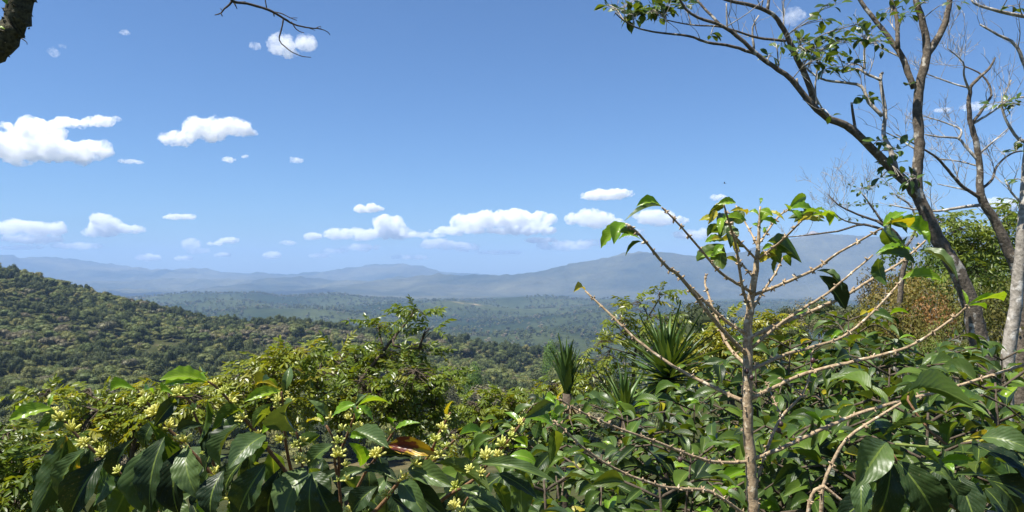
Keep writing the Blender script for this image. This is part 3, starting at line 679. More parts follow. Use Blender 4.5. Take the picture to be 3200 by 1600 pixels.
# ------------------------------------------------------------------ the flowering coffee bush near the camera
rs = random.Random(5)
D1 = 1.35
g1 = hz(-.35, 1.55)
bush1 = thing('coffee_bush', 'flowering coffee bush, large dark glossy leaves and pale yellow bud clusters, close by', 'coffee bush', Vector((-.35, 1.6, g1)))
MAIN = Vector((-.35, 1.6, g1))
mb = MB(); p, r = catmull([MAIN + Vector((0, 0, -.1)), MAIN + Vector((.02, 0, .5)), MAIN + Vector((-.03, -.02, 1.0)), at(1080, 1620, 1.5)], [.022, .02, .016, .010], .05); tube(mb, p, r, 8, .08); part('stem', mb.mesh('stem', M['bark_coffee']), bush1)
B1 = [[(172, 1278), (198, 1312), (240, 1362), (300, 1415), (345, 1450), (400, 1510), (500, 1610), (760, 1760)],
      [(440, 1225), (470, 1270), (510, 1322), (570, 1382), (640, 1455), (700, 1530), (790, 1610), (980, 1740)],
      [(548, 1238), (585, 1245), (606, 1290), (640, 1380), (700, 1530)],
      [(650, 1192), (690, 1222), (740, 1280), (795, 1345), (850, 1420), (905, 1490), (1010, 1640)],
      [(926, 1348), (938, 1400), (945, 1460), (960, 1540), (1030, 1680)],
      [(1020, 1330), (1050, 1390), (1045, 1440), (1060, 1520), (1070, 1640)],
      [(1118, 1272), (1085, 1360), (1060, 1430), (1060, 1520)],
      [(1235, 1340), (1190, 1410), (1140, 1480), (1090, 1580), (1070, 1640)],
      [(1408, 1290), (1375, 1350), (1330, 1440), (1275, 1475), (1235, 1520), (1180, 1590), (1080, 1680)],
      [(1435, 1362), (1400, 1395), (1350, 1445), (1300, 1470)],
      [(1640, 1308), (1590, 1375), (1540, 1430), (1480, 1500), (1390, 1555), (1290, 1640), (1120, 1760)],
      [(880, 1225), (888, 1300), (892, 1380), (910, 1470)],
      [(1530, 1480), (1460, 1560), (1420, 1620), (1300, 1720)]]
for i, b in enumerate(B1):
    branch_obj('branch', M['bark_twig'], b, (6.5, 15 if len(b) > 5 else 11), bush1, [D1 + rs.uniform(-.03, .05), D1 + .12], 7, .08, 0, rs)
for (x, y, s) in [(170, 1283, 30), (188, 1303, 42), (225, 1337, 46), (264, 1380, 40), (300, 1378, 14), (322, 1414, 40), (372, 1470, 30), (447, 1228, 20), (452, 1253, 36), (488, 1283, 46), (470, 1290, 30), (527, 1328, 40), (574, 1370, 52),
                  (563, 1226, 40), (607, 1272, 34), (676, 1478, 46), (728, 1550, 50), (667, 1200, 32), (700, 1220, 30), (720, 1252, 40), (758, 1302, 36), (808, 1352, 26), (870, 1247, 34), (908, 1250, 30), (866, 1265, 26), (897, 1228, 16), (872, 1282, 22),
                  (925, 1387, 34), (948, 1375, 34), (915, 1355, 24), (935, 1430, 40), (962, 1436, 30), (877, 1372, 34), (938, 1340, 20), (1033, 1300, 28), (1088, 1303, 26), (1072, 1336, 36), (1096, 1342, 34), (1122, 1330, 30), (1058, 1376, 34), (1056, 1415, 46), (1080, 1452, 26),
                  (1085, 1492, 36), (1055, 1498, 24), (1217, 1350, 36), (1176, 1415, 46), (1210, 1540, 36), (1092, 1592, 34), (1145, 1597, 26), (1397, 1306, 22), (1380, 1334, 34), (1360, 1370, 36), (1424, 1366, 26), (1395, 1390, 28), (1374, 1415, 36), (1345, 1430, 44), (1298, 1447, 40), (1263, 1486, 50),
                  (1625, 1320, 30), (1606, 1345, 26), (1596, 1360, 30), (1570, 1385, 44), (1518, 1422, 46), (1557, 1420, 34), (1470, 1463, 30), (1500, 1476, 28), (1425, 1515, 40), (1423, 1580, 46), (1440, 1597, 34), (632, 1416, 14), (1145, 1458, 20)]:
    buds(bush1, x, y, D1 + rs.uniform(-.03, .03), s * .92, rs)
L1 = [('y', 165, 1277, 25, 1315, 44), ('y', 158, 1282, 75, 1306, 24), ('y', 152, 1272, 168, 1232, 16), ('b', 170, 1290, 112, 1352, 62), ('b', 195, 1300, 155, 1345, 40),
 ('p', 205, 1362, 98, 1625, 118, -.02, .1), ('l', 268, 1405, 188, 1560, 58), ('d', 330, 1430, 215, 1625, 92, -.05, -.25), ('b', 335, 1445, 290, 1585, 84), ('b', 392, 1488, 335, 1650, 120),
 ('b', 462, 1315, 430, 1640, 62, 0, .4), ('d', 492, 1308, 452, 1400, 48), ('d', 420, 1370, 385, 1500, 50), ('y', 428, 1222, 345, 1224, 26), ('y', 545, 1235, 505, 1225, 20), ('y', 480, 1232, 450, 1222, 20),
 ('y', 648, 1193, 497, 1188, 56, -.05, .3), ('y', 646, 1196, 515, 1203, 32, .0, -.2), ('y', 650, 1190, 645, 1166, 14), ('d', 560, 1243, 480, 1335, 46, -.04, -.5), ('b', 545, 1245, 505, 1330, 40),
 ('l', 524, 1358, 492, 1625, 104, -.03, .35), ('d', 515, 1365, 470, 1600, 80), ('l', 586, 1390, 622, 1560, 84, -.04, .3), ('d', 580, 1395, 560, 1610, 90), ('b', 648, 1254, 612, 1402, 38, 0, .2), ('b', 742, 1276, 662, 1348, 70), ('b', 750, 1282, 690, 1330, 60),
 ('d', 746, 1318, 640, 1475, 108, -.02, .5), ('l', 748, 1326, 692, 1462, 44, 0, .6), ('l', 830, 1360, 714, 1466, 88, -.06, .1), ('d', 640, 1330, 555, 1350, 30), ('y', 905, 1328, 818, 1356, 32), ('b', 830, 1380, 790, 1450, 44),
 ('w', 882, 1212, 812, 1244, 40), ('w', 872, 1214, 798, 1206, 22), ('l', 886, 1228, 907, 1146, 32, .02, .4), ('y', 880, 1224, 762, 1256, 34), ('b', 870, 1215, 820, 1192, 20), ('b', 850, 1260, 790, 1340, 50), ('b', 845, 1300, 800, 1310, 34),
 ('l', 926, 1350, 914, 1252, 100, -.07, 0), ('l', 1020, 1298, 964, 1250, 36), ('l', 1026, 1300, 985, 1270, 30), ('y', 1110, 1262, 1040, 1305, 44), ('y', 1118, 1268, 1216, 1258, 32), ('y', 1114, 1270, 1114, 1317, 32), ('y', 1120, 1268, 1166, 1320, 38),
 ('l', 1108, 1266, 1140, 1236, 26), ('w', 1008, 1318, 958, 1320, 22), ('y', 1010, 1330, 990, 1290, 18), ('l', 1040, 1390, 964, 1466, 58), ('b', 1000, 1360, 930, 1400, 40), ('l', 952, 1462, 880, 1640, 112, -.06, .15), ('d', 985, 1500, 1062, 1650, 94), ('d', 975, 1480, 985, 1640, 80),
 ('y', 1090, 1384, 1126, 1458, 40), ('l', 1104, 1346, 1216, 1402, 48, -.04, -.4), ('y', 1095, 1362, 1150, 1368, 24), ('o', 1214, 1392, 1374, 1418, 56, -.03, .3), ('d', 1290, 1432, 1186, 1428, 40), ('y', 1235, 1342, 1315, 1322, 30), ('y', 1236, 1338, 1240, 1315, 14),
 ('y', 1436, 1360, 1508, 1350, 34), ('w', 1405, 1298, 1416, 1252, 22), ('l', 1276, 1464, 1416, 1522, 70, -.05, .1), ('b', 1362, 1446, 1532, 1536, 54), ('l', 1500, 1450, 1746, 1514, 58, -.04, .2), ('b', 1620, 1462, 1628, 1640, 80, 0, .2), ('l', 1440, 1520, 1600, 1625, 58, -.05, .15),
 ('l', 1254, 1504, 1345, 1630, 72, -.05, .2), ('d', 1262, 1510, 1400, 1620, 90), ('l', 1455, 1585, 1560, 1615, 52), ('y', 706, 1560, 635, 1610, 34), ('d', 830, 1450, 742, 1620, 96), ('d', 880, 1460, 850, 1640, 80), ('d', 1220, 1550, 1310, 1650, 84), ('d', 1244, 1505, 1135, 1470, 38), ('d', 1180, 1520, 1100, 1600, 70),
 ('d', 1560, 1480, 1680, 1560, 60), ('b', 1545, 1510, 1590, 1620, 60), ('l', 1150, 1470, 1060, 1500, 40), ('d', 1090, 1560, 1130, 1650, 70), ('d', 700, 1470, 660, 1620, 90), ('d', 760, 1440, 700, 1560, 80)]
for row in L1: px_leaf(bush1, row, D1, rs)
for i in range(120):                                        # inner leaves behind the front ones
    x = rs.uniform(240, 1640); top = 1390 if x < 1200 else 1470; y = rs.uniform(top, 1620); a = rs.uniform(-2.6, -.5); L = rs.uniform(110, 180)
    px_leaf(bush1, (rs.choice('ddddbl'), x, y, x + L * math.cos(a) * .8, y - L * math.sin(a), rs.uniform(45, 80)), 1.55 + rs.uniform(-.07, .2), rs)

# ------------------------------------------------------------------ the bare coffee plant
D2 = 2.0
g2 = hz((2350 - 1600) / F * D2, D2)
base2 = Vector(((2352 - 1600) / F * D2, D2, g2))
bare = thing('bare_coffee_plant', 'nearly leafless coffee plant, pale straight stem and spreading twiggy branches', 'coffee plant', base2)
S2 = [(2352, HZ + (.05 - g2) / D2 * F), (2354, 1900), (2356, 1640), (2350, 1500), (2336, 1300), (2337, 1100), (2344, 960), (2362, 840), (2370, 760), (2373, 690), (2376, 645)]
branch_obj('stem', M['bark_coffee'], S2, [47, 43, 37, 35, 32, 29, 25, 18, 11, 8, 6], bare, D2, 12, .07, .05, rs, .02)
B2 = [([(2335, 1110), (2240, 1010), (2130, 870), (2080, 830), (2000, 735), (1962, 703)], (20, 7), -.5), ([(2335, 1045), (2265, 1000), (2175, 915), (2128, 868)], (16, 11), -.1), ([(2330, 1140), (2275, 1080), (2240, 995), (2205, 895), (2206, 862)], (16, 5), .25),
 ([(2352, 917), (2310, 890), (2250, 850), (2190, 780), (2130, 710), (2068, 648)], (15, 6), -.3), ([(2346, 972), (2320, 900), (2300, 770), (2280, 700), (2262, 640)], (14, 7), -.25), ([(2369, 768), (2347, 728), (2300, 643)], (9, 6), .2), ([(2364, 812), (2308, 751), (2290, 728)], (10, 7), -.15),
 ([(2352, 866), (2315, 821), (2300, 798)], (10, 7), .2), ([(2370, 765), (2400, 720), (2435, 675), (2465, 655)], (10, 6), .25), ([(2368, 812), (2444, 751), (2502, 693)], (10, 7), -.2), ([(2354, 962), (2385, 910), (2420, 860), (2446, 806)], (13, 6), .2),
 ([(2360, 920), (2450, 885), (2540, 845), (2620, 790), (2700, 745), (2756, 713)], (14, 7), -.3), ([(2348, 1052), (2430, 1015), (2530, 975), (2640, 925), (2720, 875), (2800, 830), (2850, 790), (2892, 752)], (18, 7), .3), ([(2346, 1090), (2410, 1035), (2470, 990), (2580, 920), (2630, 880), (2728, 797)], (15, 7), -.1),
 ([(2342, 1158), (2449, 1110), (2548, 1082), (2641, 1048), (2735, 968), (2816, 878)], (16, 7), .35), ([(2340, 1250), (2420, 1210), (2523, 1166), (2672, 1129), (2797, 1098), (2871, 1067), (2983, 992), (3024, 957)], (18, 8), -.2),
 ([(2346, 1438), (2440, 1402), (2530, 1359), (2672, 1297), (2815, 1253), (2960, 1217), (3080, 1178), (3215, 1136)], (18, 10), .1), ([(2352, 1560), (2362, 1520), (2399, 1396), (2443, 1303), (2505, 1235), (2530, 1173), (2536, 1104)], (17, 7), .15),
 ([(2336, 1260), (2240, 1215), (2121, 1154), (1997, 1067), (1904, 980), (1829, 909)], (17, 7), .2), ([(2340, 1444), (2214, 1440), (2059, 1384), (1922, 1334), (1810, 1284), (1746, 1247)], (14, 6), -.3), ([(2352, 1625), (2300, 1588), (2214, 1535), (2121, 1527), (2047, 1514), (1935, 1471), (1835, 1409), (1767, 1347), (1728, 1315)], (16, 7), -.35),
 ([(2443, 1303), (2410, 1230), (2395, 1195)], (6, 4), .3), ([(2505, 1235), (2470, 1205), (2440, 1180)], (5, 3), .2)]
for b, w, dd in B2: branch_obj('branch', M['bark_coffee'], b, (w[0] * .76, w[1] * .8), bare, [D2, D2 + dd], 8, .08, .035, rs, .02)
L2 = [('y', 1962, 702, 1878, 776, 48, .05), ('y', 1955, 697, 1918, 764, 40, -.04, .3), ('b', 1992, 735, 1935, 726, 24), ('y', 2002, 748, 1932, 750, 14), ('b', 2005, 755, 1954, 801, 26), ('l', 2064, 645, 1950, 692, 38, -.06), ('y', 2064, 643, 1988, 646, 22),
 ('w', 2298, 636, 2214, 666, 38), ('w', 2232, 680, 2184, 690, 28), ('l', 2275, 672, 2246, 745, 58, -.05), ('b', 2292, 660, 2322, 695, 48), ('b', 2262, 715, 2212, 728, 34), ('b', 2265, 765, 2177, 817, 34), ('b', 2262, 770, 2258, 842, 58), ('b', 2245, 700, 2210, 740, 24), ('l', 2288, 705, 2282, 775, 44), ('w', 2270, 700, 2272, 750, 38), ('b', 2298, 750, 2332, 774, 26), ('y', 2300, 634, 2240, 640, 26),
 ('y', 2376, 688, 2400, 648, 32), ('y', 2372, 676, 2338, 664, 14), ('y', 2374, 640, 2372, 620, 9), ('y', 2380, 716, 2350, 700, 12), ('y', 2384, 728, 2398, 714, 12), ('y', 2390, 730, 2384, 710, 10),
 ('y', 2466, 655, 2520, 614, 32), ('y', 2463, 660, 2450, 638, 20), ('y', 2470, 655, 2545, 668, 28), ('y', 2470, 657, 2503, 692, 34), ('y', 2510, 668, 2575, 678, 24), ('w', 2504, 692, 2578, 684, 32), ('b', 2506, 696, 2578, 692, 20), ('y', 2565, 668, 2624, 690, 26), ('b', 2402, 778, 2440, 824, 48), ('b', 2398, 756, 2506, 822, 38), ('b', 2452, 798, 2472, 832, 28),
 ('l', 2552, 846, 2632, 908, 54, -.04), ('d', 2560, 862, 2642, 968, 58), ('y', 2760, 708, 2832, 664, 42), ('y', 2768, 703, 2906, 765, 50), ('b', 2758, 718, 2846, 790, 60), ('y', 2735, 795, 2850, 786, 36), ('l', 2738, 800, 2862, 824, 32), ('b', 2745, 806, 2772, 892, 56), ('w', 2762, 702, 2840, 712, 20), ('y', 2895, 748, 2880, 722, 20),
 ('l', 2868, 782, 2994, 880, 62, -.08, .1), ('y', 2818, 874, 2946, 878, 30), ('y', 3022, 953, 3136, 941, 28), ('y', 3022, 957, 3082, 966, 14), ('y', 3022, 952, 3006, 904, 16), ('w', 3200, 1140, 3188, 1178, 26), ('w', 1829, 909, 1792, 914, 17),
 ('l', 1738, 1250, 1636, 1308, 46, -.05, -.5), ('y', 1726, 1325, 1642, 1302, 50, -.04), ('b', 1735, 1345, 1718, 1455, 46), ('y', 1735, 1262, 1705, 1240, 26), ('y', 1735, 1320, 1722, 1282, 20), ('b', 1690, 1315, 1672, 1370, 40), ('w', 1746, 1248, 1760, 1225, 16)]
for (cx, cy, rx, ry, n) in ((2262, 665, 48, 40, 9), (2265, 770, 50, 55, 9), (2545, 670, 60, 28, 7), (2445, 785, 48, 32, 4), (2385, 670, 24, 26, 4), (2810, 720, 70, 60, 6)):
    for i in range(n):                                      # smaller leaves crowding the branch ends
        x = cx + rs.uniform(-.6, .6) * rx; y = cy + rs.uniform(-.7, .7) * ry; a = rs.uniform(0, 6.28); L = rs.uniform(38, 70)
        L2.append((rs.choice('yybwb'), x, y, x + L * math.cos(a), y + abs(L * math.sin(a)) * .8, L * rs.uniform(.32, .5)))
for row in L2: px_leaf(bare, row, D2 - .0 if row[1] > 1900 else D2 - .28, rs, spread=.08)
for (x, y, c) in ((2540, 1127, 0), (2333, 1160, 1), (2348, 1180, 1), (2440, 1325, 1), (2434, 1345, 1), (2125, 1437, 1), (2205, 1435, 1)):
    V, Fc = sphere_pts(10, 7); b = MB(); b.add([Vector((v.x, v.y, v.z * 1.15)) for v in V], Fc); rr = 8 * D2 / F
    part('berry', b.mesh('berry', M['berry_dry'] if c else M['berry']), bare, Matrix.Translation(at(x, y, D2 - .03)) @ Matrix.Diagonal((rr, rr, rr, 1)))

# a broken bent twig standing in front of the bare plant's foot
tw = thing('bent_twig', 'bent broken coffee twig rising to the lowest spreading branch', 'twig', Vector(((2560 - 1600) / F * 1.8, 1.8, hz((2560 - 1600) / F * 1.8, 1.8))))
gz = HZ + (.03 - tw.location.z) / 1.8 * F
branch_obj('branch', M['bark_coffee'], [(2560, gz), (2564, 1900), (2566, 1620), (2573, 1520), (2598, 1452), (2648, 1371), (2735, 1309), (2830, 1252)], (16, 8), tw, 1.8, 8, .08, .05, rs)
branch_obj('branch', M['bark_coffee'], [(2524, 1640), (2530, 1570), (2546, 1532), (2575, 1520), (2605, 1545), (2640, 1572)], (15, 9), tw, 1.77, 8, .1, .05, rs)

# ------------------------------------------------------------------ the big-leaved coffee branch at the lower corner
D3 = 1.2
g3 = hz((3000 - 1600) / F * D3, D3)
bush3 = thing('coffee_bush', 'close coffee bush with big glossy leaves and one orange-spotted leaf', 'coffee bush', Vector((.78, 1.32, g3)))
mb = MB(); p, r = catmull([Vector((.78, 1.32, g3 - .1)), Vector((.8, 1.3, g3 + .5)), Vector((.79, 1.28, g3 + .9)), at(3100, 1600, 1.25)], [.018, .016, .013, .008], .05); tube(mb, p, r, 8, .08); part('stem', mb.mesh('stem', M['bark_coffee']), bush3)
branch_obj('branch', M['stem_green'], [(2798, 1388), (2890, 1397), (2965, 1395), (3020, 1368), (3070, 1366), (3160, 1430), (3230, 1560), (3150, 1680)], (9, 15), bush3, D3, 8, .06, 0, rs)
branch_obj('branch', M['bark_twig'], [(2790, 1420), (2830, 1480), (2930, 1560), (3100, 1640)], (8, 13), bush3, [D3, D3 + .06], 8, .06, 0, rs)
branch_obj('branch', M['bark_twig'], [(2840, 1226), (2836, 1250), (2900, 1340), (2965, 1395)], (6, 9), bush3, [D3 + .05, D3], 7, .06, 0, rs)
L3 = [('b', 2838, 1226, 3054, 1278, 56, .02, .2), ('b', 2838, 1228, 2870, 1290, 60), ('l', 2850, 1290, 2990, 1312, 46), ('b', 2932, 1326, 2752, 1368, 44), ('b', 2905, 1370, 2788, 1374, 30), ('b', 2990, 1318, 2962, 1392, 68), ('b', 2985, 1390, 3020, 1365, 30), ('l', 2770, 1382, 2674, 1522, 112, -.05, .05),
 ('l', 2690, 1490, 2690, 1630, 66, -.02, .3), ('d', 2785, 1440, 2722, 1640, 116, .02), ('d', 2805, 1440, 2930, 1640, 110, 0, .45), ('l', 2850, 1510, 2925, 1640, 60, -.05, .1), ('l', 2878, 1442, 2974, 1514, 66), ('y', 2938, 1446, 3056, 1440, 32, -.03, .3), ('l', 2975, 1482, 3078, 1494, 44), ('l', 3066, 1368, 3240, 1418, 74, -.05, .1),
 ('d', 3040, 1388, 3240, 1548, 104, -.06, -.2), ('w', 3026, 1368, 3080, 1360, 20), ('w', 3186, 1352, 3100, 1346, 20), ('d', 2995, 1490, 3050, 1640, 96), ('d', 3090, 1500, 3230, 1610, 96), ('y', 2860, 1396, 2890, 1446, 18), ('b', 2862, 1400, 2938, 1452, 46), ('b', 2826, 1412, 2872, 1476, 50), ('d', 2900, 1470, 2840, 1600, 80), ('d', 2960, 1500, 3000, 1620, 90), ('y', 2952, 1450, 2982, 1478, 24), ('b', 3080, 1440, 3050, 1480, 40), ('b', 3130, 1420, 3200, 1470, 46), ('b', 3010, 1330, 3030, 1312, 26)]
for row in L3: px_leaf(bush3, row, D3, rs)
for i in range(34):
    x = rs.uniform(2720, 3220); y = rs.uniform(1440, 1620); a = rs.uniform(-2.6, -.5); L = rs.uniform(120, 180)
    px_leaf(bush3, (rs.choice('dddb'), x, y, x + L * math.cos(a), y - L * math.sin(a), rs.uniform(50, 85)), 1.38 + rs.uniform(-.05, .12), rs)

# ------------------------------------------------------------------ coffee bushes further back
UP = Vector((0, 0, 1))
def coffee_bush(label, tpx, tpy, d, hgt, seed, nleaf, wid=.75, bright=.25):
    rs = random.Random(seed); top = at(tpx, tpy, d); gz = hz(top.x, top.y)
    base = Vector((top.x, top.y, gz)); t = thing('coffee_bush', label, 'coffee bush', base, 'coffee bushes of the plantation')
    mb = MB(); stems = []
    for s in range(rs.randint(2, 3)):
        a = rs.uniform(0, 6.28); e = top + Vector((math.cos(a), math.sin(a), 0)) * wid * (.0 if s == 0 else .45) - UP * (0 if s == 0 else rs.uniform(.1, .35))
        b = base + Vector((math.cos(a) * .06, math.sin(a) * .06, -.08)); p, r = catmull([b, b.lerp(e, .4) + Vector((rs.uniform(-.05, .05), rs.uniform(-.05, .05), 0)), e], [.02, .014, .004], .12)
        tube(mb, p, r, 6, .08, rs); stems.append((b, e))
    br = []
    for (b, e) in stems:
        k = max(5, int(hgt / .12))
        for i in range(k):
            s = e.lerp(b, min(.97, (i + .3) / k * hgt / max(.3, (e - b).length))); L = wid * (.35 + .65 * min(1, (i + 1) / 4)) * rs.uniform(.7, 1.1)
            for q in (0, 1):
                a = i * 1.9 + q * math.pi + rs.uniform(-.5, .5); dv = Vector((math.cos(a), math.sin(a), 0))
                m = s + dv * L * .55 + UP * L * rs.uniform(.15, .35); z = s + dv * L + UP * L * rs.uniform(-.1, .3)
                p, r = catmull([s, m, z], [.006, .005, .0025], .09); tube(mb, p, r, 5, .05, rs); br.append(p)
    part('branches', mb.mesh('branches', M['bark_stem']), t, kind='stuff')
    spots = []
    for p in br:
        for i in range(1, len(p)): spots.append((p[i], (p[i] - p[i - 1]).normalized(), i == len(p) - 1, p[-1].z))
    rs.shuffle(spots); spots.sort(key=lambda s: -(s[0].z - .25 * s[0].y + rs.uniform(-.25, .25))); n = 0
    for (c, ax, tip, _) in spots:
        side = ax.cross(UP)
        if side.length < .1: side = Vector((1, 0, 0))
        side.normalize()
        for sg in ((-1, 1, 0) if tip else (-1, 1)):
            if n >= nleaf: break
            L = rs.uniform(.07, .17); dv = (side * sg * rs.uniform(.6, 1) + ax * rs.uniform(.4, 1.0) + UP * rs.uniform(-.75, .25)).normalized()
            young = tip and rs.random() < bright * 1.3
            if young: dv = (dv + UP * .7).normalized(); L *= .8
            w = L * rs.uniform(.31, .43); mt = leaf_matrix(c, c + dv * L, w, UP + Vector((0, -.45, 0)) + side * sg * .2, rs.uniform(-.4, .4))
            mat = 'coffee_young' if young else ('coffee_yellow' if rs.random() < .012 else ('coffee_backlit' if rs.random() < .2 else ('coffee_lit' if rs.random() < .15 else 'bush')))
            part('leaf', rs.choice(leaf_variants(mat, 4, 6, 4)), t, mt); n += 1
    return t
CB = [('tall coffee bush topped by bright young leaves, between bare plant and reddish scrub', 2650, 985, 5.0, 1.5, 250, .55, .5), ('coffee bush behind the middle branches of the bare plant', 2470, 1070, 4.3, 1.4, 230, .6, .25),
 ('coffee bush in front of the thick leaning trunk', 2900, 1100, 4.8, 1.3, 230, .75, .2), ('coffee bush beside the foot of the thick leaning trunk, at the picture edge', 3130, 1105, 4.4, 1.3, 220, .7, .15),
 ('coffee bush with quilted glossy leaves just above the close big-leaved bush', 3110, 1195, 3.0, 1.0, 200, .6, .15), ('coffee bush behind the long spreading branch of the bare plant', 2780, 1150, 3.6, 1.2, 230, .6, .15),
 ('coffee bush in front of the widest yucca', 2170, 1265, 4.6, 1.2, 230, .75, .2), ('coffee bush in front of the smaller upright yucca', 1960, 1300, 4.4, 1.1, 220, .75, .25),
 ('coffee bush below the narrow upright yucca', 1765, 1268, 4.9, 1.3, 230, .75, .25), ('low coffee bush directly beside the foot of the bare plant', 2480, 1350, 3.0, .9, 200, .5, .4),
 ('coffee bush between bent twig and bare plant branches', 2650, 1310, 3.3, 1.0, 200, .55, .2), ('dark coffee bush under the lowest branch of the bare plant', 2160, 1420, 3.2, .9, 220, .6, .35),
 ('dark coffee bush between flowering bush and bare plant', 1880, 1420, 3.3, .9, 220, .6, .2), ('low coffee bush at the picture bottom left of the bare stem'.replace('left of', 'next to'), 2060, 1520, 2.6, .7, 160, .45, .4),
 ('coffee bush at the picture bottom behind the flowering bush', 1700, 1500, 2.7, .8, 170, .5, .15), ('coffee bush behind the bare stem, level with the yuccas', 2320, 1180, 5.2, 1.4, 220, .7, .2),
 ('shaded coffee bush behind the close big-leaved bush', 2900, 1290, 2.6, .9, 190, .6, .1)]
for i, (lab, tx, ty, d, h, n, w, br) in enumerate(CB): coffee_bush(lab, tx, ty, d, h, 500 + i, n, w, br)

# ------------------------------------------------------------------ feathery-leaved shade trees
def pinnate_mesh(mat, seed, pairs=5):
    rs = random.Random(seed); mb = MB(); n = 7; pts = []
    for i in range(n): t = i / (n - 1); pts.append(Vector((0, t, .12 * math.sin(t * 2.2) - .40 * t * t)))
    tube(mb, pts, [.008] * n, 3, 0, rs, False)
    def leaflet(c, dv, L, w):
        nrm = Vector((rs.uniform(-.35, .35), rs.uniform(-.35, .35), 1)); s = dv.cross(nrm).normalized(); nrm = s.cross(dv)
        a = c + dv * L * .3 + nrm * .01; a2 = c + dv * L * .68 - nrm * .01; e = c + dv * L - nrm * L * .15; m = c + dv * L * .5 - nrm * .03
        mb.add([c, a + s * w / 2, a2 + s * w * .44, e, a2 - s * w * .44, a - s * w / 2, m], [(0, 1, 6), (1, 2, 6), (2, 3, 6), (3, 4, 6), (4, 5, 6), (5, 0, 6)])
    for i in range(pairs):
        t = .2 + .75 * i / (pairs - 1); k = min(n - 2, int(t * (n - 1))); c = pts[k].lerp(pts[k + 1], t * (n - 1) - k)
        for sg in (-1, 1):
            leaflet(c, Vector((sg * rs.uniform(.8, 1), rs.uniform(.35, .6), rs.uniform(-1.3, .1))).normalized(), rs.uniform(.25, .36), rs.uniform(.105, .145))
    leaflet(pts[-1], Vector((.05, 1, -.5)).normalized(), .32, .13)
    return mb.mesh('leaf', mat, False)
PIN = [pinnate_mesh(M['pinnate'], s, 6 + s % 2) for s in range(5)]; PIN_D = [pinnate_mesh(M['pinnate_dull'], 20 + s, 4 + s % 3) for s in range(4)]
def pinnate_tree(label, bpx, d, stems, clusters, seed, leaf=.22, dens=2.1, pin=None, name='shade_tree', group='feathery-leaved shade trees'):
    rs = random.Random(seed); pin = pin or PIN; bx = (bpx - 1600) / F * d; gz = hz(bx, d); base = Vector((bx, d, gz))
    t = thing(name, label, 'tree', base, group); limb = []
    main = [base - UP * .1, base.lerp(at(stems[0][0][0], stems[0][0][1], d), .5) + Vector((.05, 0, 0))] + [at(x, y, d) for x, y in stems[0]]
    k = len(main); p, r = catmull(main, [.034 - .027 * i / (k - 1) for i in range(k)], .15); mb = MB(); tube(mb, p, r, 7, .08, rs); part('trunk', mb.mesh('trunk', M['bark_stem']), t); limb += p
    for st in stems[1:]:
        P = [at(x, y, d + rs.uniform(-.2, .2)) for x, y in st]; q = min(limb, key=lambda v: (v - P[0]).length); kk = len(P) + 1
        p, r = catmull([q] + P, [.016 - .011 * i / (kk - 1) for i in range(kk)], .12); mb = MB(); tube(mb, p, r, 5, .08, rs); part('branch', mb.mesh('branch', M['bark_stem']), t); limb += p
    tw = MB(); s = d / F; nl = 0; rest = MB()
    for (px, py, rx, ry, n) in clusters:
        c = at(px, py, d + rs.uniform(-.3, .3)); q = min(limb, key=lambda v: (v - c).length - .3 * (c.z - v.z)); p, r = catmull([q, q.lerp(c, .5) + UP * .06 - (c - q) * .05, c + UP * ry * s * .5], [.010, .007, .003], .1); tube(tw, p, r, 4, .05, rs)
        for i in range(int(n * dens)):
            a = Vector((rs.gauss(0, 1), rs.gauss(0, 1), rs.gauss(0, 1))).normalized() * rs.uniform(.35, 1) ** .6; b = c + Vector((a.x * rx * s, a.y * (rx * .5 + ry * .5) * s, a.z * ry * s)); st = rs.choice(p)
            tube(tw, [st, st.lerp(b, .6) + UP * .02, b], [.004, .003, .002], 3, 0, rs, False)
            dv = (Vector((a.x, a.y * .8, 0)) * 1.0 + Vector((rs.uniform(-.8, .8), rs.uniform(-.9, .5), rs.uniform(-.35, .7)))).normalized(); L = leaf * rs.uniform(.75, 1.25)
            mt = leaf_matrix(b, b + dv * L, L, UP + Vector((rs.uniform(-.3, .3), rs.uniform(-.5, .2), 0))); me = rs.choice(pin); nl += 1
            if nl % 9 in (0, 2, 4, 7): part('leaf', me, t, mt)
            else: rest.add([mt @ v.co for v in me.vertices], [tuple(q.vertices) for q in me.polygons])
    if rest.v: part('foliage', rest.mesh('foliage', pin[0].materials[0], False), t, kind='stuff')
    part('twigs', tw.mesh('twigs', M['bark_stem']), t, kind='stuff'); return t
pinnate_tree('tallest feathery-leaved tree behind the flowering bush, its top shoot against the far hills', 1080, 6.5, [[(1060, 1330), (1110, 1220), (1180, 1120), (1235, 1050), (1290, 985)], [(1150, 1240), (1250, 1180), (1400, 1180)], [(1030, 1240), (960, 1180)], [(1200, 1110), (1180, 1020)], [(1230, 1080), (1310, 1090)]],
 [(1300, 982, 34, 18, 9), (1345, 1030, 26, 10, 3), (1180, 1018, 50, 10, 7), (1315, 1100, 50, 18, 10), (1210, 1120, 90, 44, 26), (1085, 1120, 80, 30, 22), (1000, 1170, 90, 44, 22), (1150, 1220, 120, 56, 36), (1300, 1190, 80, 60, 26), (1390, 1190, 60, 22, 14), (1230, 1300, 150, 50, 40), (1030, 1270, 100, 50, 20), (1330, 1290, 80, 50, 18)], 31, .165)
pinnate_tree('feathery-leaved tree with a drooping side shoot, behind the middle of the flowering bush', 800, 6.0, [[(790, 1360), (810, 1250), (860, 1160), (925, 1110)], [(800, 1260), (740, 1220)]],
 [(935, 1105, 36, 16, 10), (850, 1135, 50, 22, 14), (780, 1190, 100, 36, 26), (930, 1185, 60, 44, 18), (690, 1220, 60, 26, 14), (800, 1270, 130, 50, 34), (900, 1280, 80, 40, 16)], 32, .165)
